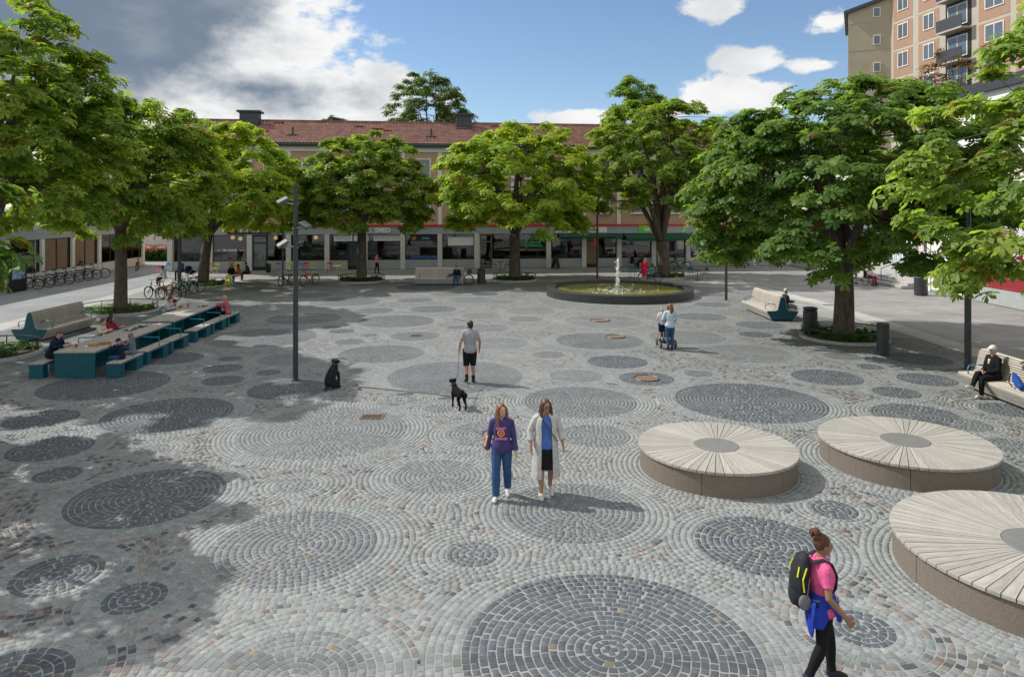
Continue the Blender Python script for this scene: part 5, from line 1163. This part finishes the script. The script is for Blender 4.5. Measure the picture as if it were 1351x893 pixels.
for n in 'RL': a = Jb['ank' + n]; b = MB(); b.tube([a + V3((0, -.01, .0)), a.lerp(Jb['kne' + n], .24)], .047, 10); b.xf(K); b.build('sock', cloth('blue_sock', (.03, .05, .16)), e, smooth=True)
bp = empty('backpack', p, R(-92), label='black backpack with yellow piping worn by the woman in pink', cat='backpack')
m_pack = cloth('pack_black', (.022, .025, .03), .6); m_ypip = mat('yellow_piping', (.75, .78, .02), .5); m_mesh = cloth('grey_mesh', (.16, .16, .17))
b = MB(); b.tube([(0, -.22, .90), (0, -.235, 1.0), (0, -.245, 1.15), (0, -.235, 1.30), (0, -.205, 1.43), (0, -.17, 1.48)], [.11, .15, .155, .145, .11, .06], 14, side=(1, 0, 0), ry=[.07, .10, .112, .095, .07, .03]); b.ball((0, -.31, 1.02), .115, .055, .12); b.xf(K); link('pack_body', solid(b, .008, 3, 'pack_body', m_pack), bp)
for s in (-1, 1):
    b = MB(); b.tube([(s * .085, -.15, 1.42), (s * .105, -.02, 1.455), (s * .105, .075, 1.405), (s * .10, .128, 1.28), (s * .135, .10, 1.16), (s * .16, .0, 1.06), (s * .13, -.16, 1.0)], .028, 8, side=(1, 0, 0), ry=.011); b.xf(K); b.build('strap', m_pack, bp, smooth=True)
    b = MB(); b.tube([(s * .146, -.22, 1.38), (s * .155, -.265, 1.25), (s * .158, -.25, 1.12)], .008, 5); b.tube([(s * .10, -.285, 1.37), (s * .125, -.315, 1.27)], .008, 5); b.xf(K); b.build('piping', m_ypip, bp)
    b = MB(); b.ball((s * .145, -.24, 1.0), .028, .07, .09); b.xf(K); b.build('side_pocket', m_mesh, bp, smooth=True)
    b = MB(); b.tube([(s * .15, -.15, 1.02), (s * .185, -.02, 1.03), (s * .15, .13, 1.02), (s * .03, .16, 1.0)], .016, 6, side=(0, 0, 1), ry=.006); b.tube([(s * .16, -.19, 1.28), (s * .17, -.22, 1.1), (s * .175, -.17, .93), (s * .185, -.16, .75)], .006, 4); b.xf(K); b.build('hip_belt', m_mesh, bp)
# man with the dog
p = G(620, 505); greyt = cloth('grey_tee', (.30, .31, .33))
Jm = pose(step=.03, head=22, arms=dict(elbL=(-.27, -.03, 1.10), wriL=(-.29, .04, .86), elbR=(.27, -.03, 1.11), wriR=(.27, .06, .88)))
e, K, H = person('bearded man in grey t-shirt and black shorts, seen from behind, holding a leash', p, 12, 1.80, Jm, greyt, 'short', black_c, 'shorts', dshoe, 'black', 'short', 'tan', False, .009, near=True, bulk=1.04)
b = MB(); b.ball(H(0, .045, -.075), .055, .055, .05); b.xf(K); b.build('beard', HAIR['black'], e, smooth=True)
for n in 'RL': a = Jm['ank' + n]; b = MB(); b.tube([a, a.lerp(Jm['kne' + n], .30)], [.044, .05], 10); b.xf(K); b.build('sock', black_c, e, smooth=True)
hand_w = Matrix.Translation((p.x, p.y, 0)) @ Matrix.Rotation(R(12), 4, 'Z') @ (K @ V3((-.295, .05, .80)))
# dog
def dog_at(x, y, rz, label):
    e = empty('dog', (x, y, 0), R(rz), label=label, cat='dog'); e.scale = (.86, .86, .86); m_ = mat('dog_coat', (.008, .008, .009), .95, nscale=30, namt=.5, bump=1, bscale=50, spec=.12); b = MB()
    b.tube([(0, -.33, .46), (0, -.24, .47), (0, -.05, .445), (0, .12, .43), (0, .25, .46), (0, .32, .50)], [.075, .105, .10, .125, .12, .08], 12, side=(1, 0, 0), ry=[.09, .115, .11, .15, .14, .09])
    b.tube([(0, .26, .50), (0, .35, .62), (0, .40, .68)], [.095, .075, .065], 10); b.ball((0, .43, .70), .075, .085, .072); b.tube([(0, .47, .69), (0, .58, .665)], [.05, .034], 9)
    for s in (-1, 1):
        b.tube([(s * .055, .44, .755), (s * .085, .42, .74), (s * .095, .43, .66)], [.025, .034, .018], 7)
        b.tube([(s * .085, .23, .42), (s * .09, .20, .27), (s * .09, .215, .15), (s * .09, .215, .03)], [.062, .040, .030, .028], 8); b.tube([(s * .09, .20, .025), (s * .09, .27, .022)], [.032, .026], 7)
        b.tube([(s * .09, -.26, .44), (s * .095, -.19, .28), (s * .095, -.31, .16), (s * .095, -.30, .03)], [.088, .055, .030, .027], 8); b.tube([(s * .095, -.31, .025), (s * .095, -.24, .022)], [.032, .026], 7)
    b.tube([(0, -.36, .52), (0, -.43, .50), (0, -.46, .40)], [.035, .03, .015], 7)
    link('body', solid(b, .010, 3, 'body', m_), e); b = MB(); b.torus((0, 0, 0), .080, .012, 'z', 18, 5); o = b.build('collar', cloth('collar', (.08, .08, .09)), e); o.location = (0, .345, .60); o.rotation_euler = (R(-35), 0, 0); return e
dg_ = dog_at(-1.35, 17.95, 28, 'black curly dog on a leash, standing with its head turned away')
cw = Matrix.Translation((-1.35, 17.95, 0)) @ Matrix.Rotation(R(28), 4, 'Z') @ V3((0, .30, .575)); b = MB(); mid_ = hand_w.lerp(cw, .5) + V3((.04, 0, -.14)); b.tube([hand_w, hand_w.lerp(mid_, .5) + V3((0, 0, -.04)), mid_, mid_.lerp(cw, .5) + V3((0, 0, -.03)), cw], .009, 5)
tag(b.build('leash', cloth('leash', (.10, .10, .11))), 'thin grey leash hanging between the man and the black dog', 'leash')
# the second dog, seated
p = G(440, 512); e = empty('dog', (p.x, p.y, 0), R(-28), label='dark seated dog with upright back, alone on the setts beside the floodlight post', cat='dog')
b = MB(); b.tube([(0, -.15, .10), (0, -.16, .20), (0, -.12, .34), (0, -.04, .48), (0, .04, .60), (0, .07, .67)], [.13, .155, .15, .125, .10, .075], 12, side=(1, 0, 0), ry=[.12, .15, .145, .13, .10, .08])
b.ball((0, .09, .735), .078, .088, .078); b.tube([(0, .13, .73), (0, .245, .695)], [.052, .034], 9); b.tube([(0, .02, .50), (0, .08, .38)], [.12, .07], 10)
for s in (-1, 1):
    b.ball((s * .115, -.07, .15), .075, .15, .13); b.tube([(s * .12, .02, .05), (s * .12, .15, .03)], [.042, .032], 8)
    b.tube([(s * .075, .09, .44), (s * .08, .13, .25), (s * .08, .14, .03)], [.058, .038, .030], 8); b.tube([(s * .08, .14, .028), (s * .08, .20, .024)], [.034, .028], 7)
    b.tube([(s * .055, .08, .795), (s * .09, .06, .775), (s * .10, .075, .68)], [.025, .034, .018], 7)
b.tube([(0, -.27, .10), (.05, -.38, .04), (.12, -.42, .03)], [.035, .028, .015], 7)
link('body', solid(b, .010, 3, 'body', mat('dark_coat', (.010, .017, .017), .8, nscale=14, namt=.5, spec=.2)), e); b = MB(); b.torus((0, 0, 0), .088, .012, 'z', 18, 5); o = b.build('collar', cloth('collar', (.08, .08, .09)), e); o.location = (0, .062, .655); o.rotation_euler = (R(-20), 0, 0)
# woman with pushchair and child
p = G(884, 462); e, K, H = person('woman in pale blue shirt and jeans with reddish long hair pushing a pushchair', p, 4, 1.66, pose(step=.08, head=25, arms=dict(elbR=(.25, .05, 1.12), wriR=(.22, .27, 1.02), elbL=(-.25, .05, 1.12), wriL=(-.22, .27, 1.02))), cloth('pale_blue', (.47, .56, .66)), 'long', jeans, 'long', dshoe, 'auburn', 'long', 'fair', True, .010)
pc = empty('pushchair', (p.x - .02, p.y + .52, 0), R(4), label='black pushchair pushed by the woman in the pale blue shirt', cat='pushchair')
for x, y, r in ((-.27, -.2, .15), (.27, -.2, .15), (-.24, .42, .11), (.24, .42, .11)):
    w = MB().torus((0, 0, 0), r - .02, .024, 'x', 18, 5).build('wheel', m_rubber, pc); w.location = (x, y, r + .004); b = MB(); b.tube([(-.03, 0, 0), (.03, 0, 0)], r * .6, 10); b.build('hub', m_greymetal, w)
b = MB()
for x in (-.25, .25): b.tube([(x, -.28, 1.0), (x, .0, .62), (x, .42, .12)], .014, 6); b.tube([(x, -.2, .16), (x, .12, .62)], .014, 6)
b.tube([(-.25, -.28, 1.0), (.25, -.28, 1.0)], .018, 6); b.build('chassis', m_greymetal, pc)
b = MB(); b.tube([(0, -.05, .40), (0, .05, .55), (0, .0, .78), (0, -.04, .98)], [.20, .23, .23, .20], 10, side=(1, 0, 0), ry=[.12, .15, .12, .09]); link('seat', solid(b, .016, 3, 'seat', black_c), pc); b = MB(); b.ball((0, .12, .93), .24, .22, .17, 12, 8); b.build('hood', black_c, pc, smooth=True); MB().box(-.2, .2, -.34, -.12, .20, .23).build('board', m_black, pc); MB().box(-.30, -.1, -.42, -.2, .26, .29).build('foot_board', m_black, pc)
person('fair haired small child in white shirt and dark shorts riding beside the pushchair', (p.x - .24, p.y + .22), 10, 1.18, pose(arms=dict(wriR=(.20, .22, 1.0), wriL=(-.2, .2, 1.0))), cloth('white_tee', (.55, .56, .58)), 'short', navy_c, 'shorts', dshoe, 'blond', 'short', 'fair', False, .011, z=.30)
# man on the bench
Js = pose(sit=.46, head=8, arms=dict(wriR=(.05, .25, .66), wriL=(-.02, .27, .64)), legs=dict(kneR=(.04, .42, .60), ankR=(-.06, .66, .30), toeR=(-.06, .82, .31), kneL=(-.10, .42, .50), ankL=(-.09, .42, .085), toeL=(-.09, .58, .035)))
e, K, H = person('man in white cap, black jacket and white trainers sitting with crossed legs on the bench', (12.86, 19.0), 98, 1.76, Js, black_c, 'long', black_c, 'long', white_shoe, 'grey', 'short', 'fair', False, .009, near=True, hat=(cloth('white_cap', (.62, .61, .57)), True), bulk=1.12)
MB().tube([K @ V3((.0, .10, .98)), K @ V3((0, .137, .86))], [.045, .02], 7, side=(1, 0, 0), ry=[.03, .02]).build('shirt_front', cloth('cream', (.6, .55, .42)), e)
bg = empty('shoulder_bag', (12.78, 17.95, .47), R(75), label='blue bag leaning on the bench beside the man in the white cap', cat='bag'); b = MB(); b.tube([(-.22, 0, .07), (-.05, .0, .12), (.12, .0, .22), (.24, .0, .33)], [.06, .10, .10, .05], 10, side=(0, 1, 0), ry=[.06, .10, .09, .04]); link('bag_body', solid(b, .010, 3, 'bag_body', cloth('bag_blue', (.02, .07, .30))), bg)
b = MB(); b.tube([(.24, .0, .35), (.33, .05, .31), (.22, .13, .12), (.0, .13, .05)], .014, 6); b.build('bag_strap', black_c, bg); b = MB(); b.tube([(-.2, -.08, .13), (.0, -.11, .2), (.18, -.09, .30)], .008, 5); b.build('zip', mat('zip', (.4, .35, .2), .4), bg)
# people at the long tables
TD = (AX1 - AX0).normalized(); TN = V3((TD.y, -TD.x, 0))
def diner(t, side, label, h, top, bottom, hair, style='short', lean=12, hat=None, hood=None, skin='fair', female=False, head=0, nod=12, sleeve='long', off=1.10, arms=None, z=0):
    q = AX0 + TD * t + TN * side * off; yaw = (90 if side > 0 else -90) + math.degrees(tang); k = h / 1.7
    J = pose(sit=.46 / k if h < 1.4 else .46, lean=lean, head=head, nod=nod, arms=arms)
    if h < 1.4:
        for n in 'RL': J['ank' + n].z = .46 / k - .40; J['toe' + n].z = J['ank' + n].z - .05
    if not arms:
        for n, s in (('R', 1), ('L', -1)): J['wri' + n] = V3((s * .11, .42, (.80 if t < 5.3 else .84) / k + .06)); J['elb' + n] = J['shoR' if s > 0 else 'shoL'].lerp(J['wri' + n], .5) + V3((s * .09, -.06, -.10))
    return person(label, q, yaw, h, J, top, sleeve, bottom, 'long', dshoe, hair, style, skin, female, .012, hat=hat, hood=hood)
diner(.75, -1, 'bearded man in navy coat and grey beanie leaning over the table end', 1.78, navy_c, black_c, 'black', lean=24, hat=(cloth('grey_beanie', (.12, .11, .11)), False), nod=25)
diner(.55, 1, 'child in navy top and dark cap at the food covered table end', 1.25, navy_c, jeans, 'blond', lean=12, hat=(navy_c, True), head=10)
diner(1.25, 1, 'child in grey hooded jacket beside the child in the dark cap', 1.30, cloth('grey_hoodie', (.17, .16, .18)), cloth('grey_leg', (.2, .17, .15)), 'blond', lean=10, hood=cloth('grey_hoodie', (.17, .16, .18)))
diner(3.35, -1, 'woman in cream jacket eating at the nearer table', 1.66, cloth('cream_jacket', (.55, .50, .41)), black_c, 'brown', 'short', lean=20, female=True, head=-10)
diner(4.1, -1, 'dark haired woman in maroon top beside the woman in cream', 1.66, cloth('maroon', (.24, .02, .05)), black_c, 'black', 'mid', lean=8, female=True, head=15)
diner(8.6, -1, 'man in pale grey shirt with his back bent at the farther table', 1.78, cloth('pale_grey', (.38, .40, .43)), jeans, 'brown', lean=18)
diner(9.3, -1, 'child in black cap beside the man in the pale grey shirt', 1.32, cloth('patterned', (.30, .12, .10)), black_c, 'brown', lean=10, hat=(black_c, True))
diner(9.6, 1, 'fair haired woman in dusty pink jumper at the far end of the tables', 1.66, cloth('dusty_pink', (.40, .10, .14)), black_c, 'blond', 'short', lean=14, female=True)
# others
person('person in pale cap sitting on the far side of the slatted bench near the steps', (12.55, 32.6), -82, 1.72, pose(sit=.46, head=30), cloth('dark_jacket', (.03, .035, .04)), 'long', cloth('grey_trouser', (.3, .28, .26)), 'long', white_shoe, 'grey', 'short', 'fair', False, .014, hat=(cloth('white_cap', (.62, .61, .57)), True))
def at(px, py): return G(px, py)
person('woman in pink top looking at her phone before the shop with white panels', at(497, 361), -60, 1.70, pose(step=.12, nod=15, arms=dict(elbR=(.24, .02, 1.12), wriR=(.10, .26, 1.18))), cloth('pale_pink', (.72, .22, .34)), 'short', black_c, 'tight', dshoe, 'black', 'long', 'brown', True, .016)
person('man in navy waistcoat bent over at the end of the far slatted bench', (-3.55, 46.35), 170, 1.76, pose(sit=.46, lean=28, nod=25), navy_c, 'long', jeans, 'long', dshoe, 'brown', 'short', 'fair', False, .016)
q = G(305, 373); person('woman in black with long dark hair sitting on the tree bed rail', (q.x, q.y), -150, 1.66, pose(sit=.42, lean=12, head=-20), black_c, 'long', black_c, 'long', dshoe, 'black', 'long', 'fair', True, .016)
q = G(316, 372); person('woman in orange dress sitting between two friends in dark clothes', (q.x, q.y), 120, 1.66, pose(sit=.42, lean=10), cloth('orange', (.62, .12, .02)), 'long', cloth('orange', (.62, .12, .02)), 'skirt', dshoe, 'brown', 'mid', 'fair', True, .016)
q = G(328, 370); person('man in dark top hugging his knees beside the woman in orange', (q.x, q.y), 100, 1.74, pose(sit=.42, lean=18), cloth('dark_check', (.06, .05, .05)), 'long', black_c, 'long', white_shoe, 'brown', 'short', 'fair', False, .016)
q = G(217, 378); person('man in white shirt sitting behind the parked bicycles', (q.x, q.y), 80, 1.74, pose(sit=.45, lean=14), cloth('white_shirt', (.62, .62, .62)), 'short', navy_c, 'long', dshoe, 'black', 'short', 'tan', False, .016)
q = G(240, 370); person('bald man in blue jacket behind the bicycles beside a dark pram', (q.x, q.y), 160, 1.76, pose(sit=.55, lean=8, nod=10), cloth('denim_jacket', (.05, .08, .16)), 'long', navy_c, 'long', dshoe, 'grey', 'none', 'fair', False, .016)
q = G(850, 373); person('person in bright red coat bending beside a blue bicycle', (q.x, q.y), -30, 1.70, pose(lean=16, nod=15, arms=dict(wriR=(.2, .3, .95), wriL=(-.2, .3, .95))), cloth('crimson', (.62, .015, .07)), 'long', cloth('crimson', (.62, .015, .07)), 'skirt', dshoe, 'blond', 'long', 'fair', True, .016)
q = G(833, 355); person('person in black with violet trousers seated at the dark cafe table', (q.x, q.y), -70, 1.68, pose(sit=.46, lean=10), black_c, 'long', cloth('violet', (.07, .05, .16)), 'long', dshoe, 'black', 'short', 'fair', True, .016)
q = G(849, 353); person('person in dark grey seated opposite at the dark cafe table', (q.x, q.y), 80, 1.70, pose(sit=.46, lean=12), cloth('dark_grey', (.06, .06, .06)), 'long', black_c, 'long', dshoe, 'black', 'short', 'tan', False, .016)
q = G(1129, 374.5); person('person in blue standing beside the wheelchair near the steps', (q.x, q.y), -110, 1.66, pose(arms=dict(wriR=(.2, .3, 1.0))), cloth('mid_blue', (.05, .14, .38)), 'long', cloth('pale_trouser', (.35, .36, .38)), 'long', dshoe, 'grey', 'short', 'fair', True, .016)
q = G(1147, 376.5); person('wheelchair user in white top and red trousers near the steps', (q.x, q.y), 200, 1.66, pose(sit=.52, lean=5), cloth('white_top', (.6, .6, .58)), 'long', cloth('dark_red', (.25, .03, .05)), 'long', dshoe, 'brown', 'short', 'fair', True, .016)
wc = empty('wheelchair', (q.x, q.y, 0), R(200), label='dark wheelchair with large wheels near the stone steps', cat='wheelchair')
for s in (-1, 1):
    w = MB().torus((0, 0, 0), .29, .018, 'x', 20, 5).build('wheel', m_rubber, wc); w.location = (s * .29, -.08, .31); b = MB()
    for k in range(8): a = k*math.pi/4; b.tube([(0, 0, 0), (0, .28*math.cos(a), .28*math.sin(a))], .006, 4)
    b.build('spokes', m_steel, w); w = MB().torus((0, 0, 0), .075, .02, 'x', 12, 5).build('caster', m_rubber, wc); w.location = (s * .22, .42, .096)
b = MB(); b.box(-.24, .24, -.2, .25, .45, .50); b.box(-.24, .24, -.25, -.21, .50, .95); 
for s in (-1, 1): b.tube([(s * .25, -.23, .95), (s * .25, -.23, .30), (s * .24, .30, .30), (s * .22, .45, .12)], .014, 5); b.tube([(s * .25, -.23, .72), (s * .25, .2, .70), (s * .25, .22, .48)], .014, 5); b.tube([(s * .25, -.23, .92), (s * .25, -.36, .92)], .016, 5)
b.build('frame', m_black, wc)
pr = empty('pram', (G(251, 372).x, G(251, 372).y, 0), R(60), label='dark pram with hood behind the parked bicycles', cat='pram')
for x, y, r in ((-.27, -.3, .17), (.27, -.3, .17), (-.25, .35, .13), (.25, .35, .13)): w = MB().torus((0, 0, 0), r - .02, .024, 'x', 18, 5).build('wheel', m_rubber, pr); w.location = (x, y, r + .004)
b = MB(); b.tube([(0, -.4, .72), (0, -.1, .66), (0, .3, .70), (0, .42, .75)], [.14, .24, .24, .15], 10, side=(1, 0, 0), ry=[.10, .15, .15, .1]); b.ball((0, .18, .86), .26, .26, .24, 12, 8); link('carrycot', solid(b, .018, 3, 'carrycot', navy_c), pr)
b = MB()
for x in (-.26, .26): b.tube([(x, -.3, .18), (x, .2, .58)], .014, 5); b.tube([(x, .35, .14), (x, -.25, .62), (x, -.62, 1.02)], .014, 5)
b.tube([(-.26, -.62, 1.02), (.26, -.62, 1.02)], .016, 5); b.build('chassis', m_greymetal, pr)
# things on the tables
def onT(t, u, h): q = AX0 + TD * t + TN * u; return (q.x, q.y, h)
m_card = mat('brown_card', (.42, .27, .12), .8, nscale=8, namt=.2); m_redc = mat('red_cup', (.55, .02, .03), .4); m_tray = mat('dark_tray', (.03, .03, .03), .5); m_bread = mat('bread', (.40, .22, .08), .8, nscale=14, namt=.4)
for t, u, lab in ((.85, .12, 'open brown takeaway box on the table end'), (1.15, .30, 'brown takeaway box beside the child in the navy top')):
    e = empty('takeaway_box', onT(t, u, .801), random.uniform(0, 3), label=lab, cat='box'); b = MB(); b.rings([[(-.12, -.10, 0), (.12, -.10, 0), (.12, .10, 0), (-.12, .10, 0)], [(-.15, -.12, .06), (.15, -.12, .06), (.15, .12, .06), (-.15, .12, .06)]], cap1=False); b.build('tray', m_card, e); MB().ball((0, 0, .05), .10, .08, .04, 8, 6).build('food', m_bread, e)
e = empty('paper_cup', onT(.62, -.28, .801), label='red drinks cup in front of the man in the grey beanie', cat='cup'); MB().lathe([(.03, 0), (.042, .12), (.038, .12)], 14).build('cup', m_redc, e); MB().lathe([(.044, .121), (.044, .13)], 14).build('lid', m_white, e)
for t, u, lab in ((3.75, -.18, 'dark food tray before the woman in cream'), (4.35, -.12, 'dark food tray with dishes before the woman in maroon'), (9.35, .12, 'small dark tray before the woman in dusty pink')):
    h = .801 if t < 5.3 else .841; e = empty('food_tray', onT(t, u, h), tang, label=lab, cat='tray'); MB().box(-.16, .16, -.22, .22, 0, .015, .004).build('tray', m_tray, e)
    for k in range(3): b = MB(); b.lathe([(.04, .016), (.065, .05), (.058, .05)], 12, (random.uniform(-.08, .08), -.14 + k * .14)); b.build('bowl', m_white if k != 1 else m_bread, e)
e = empty('bottle', onT(8.9, -.30, .841), label='red topped drink bottle before the child in the black cap', cat='bottle'); MB().lathe([(.032, 0), (.034, .14), (.014, .19), (.014, .215)], 12).build('bottle_body', m_redc, e); MB().lathe([(.016, .216), (.016, .235)], 12).build('cap', m_black, e)
bpy.data.scenes.remove(WORK)
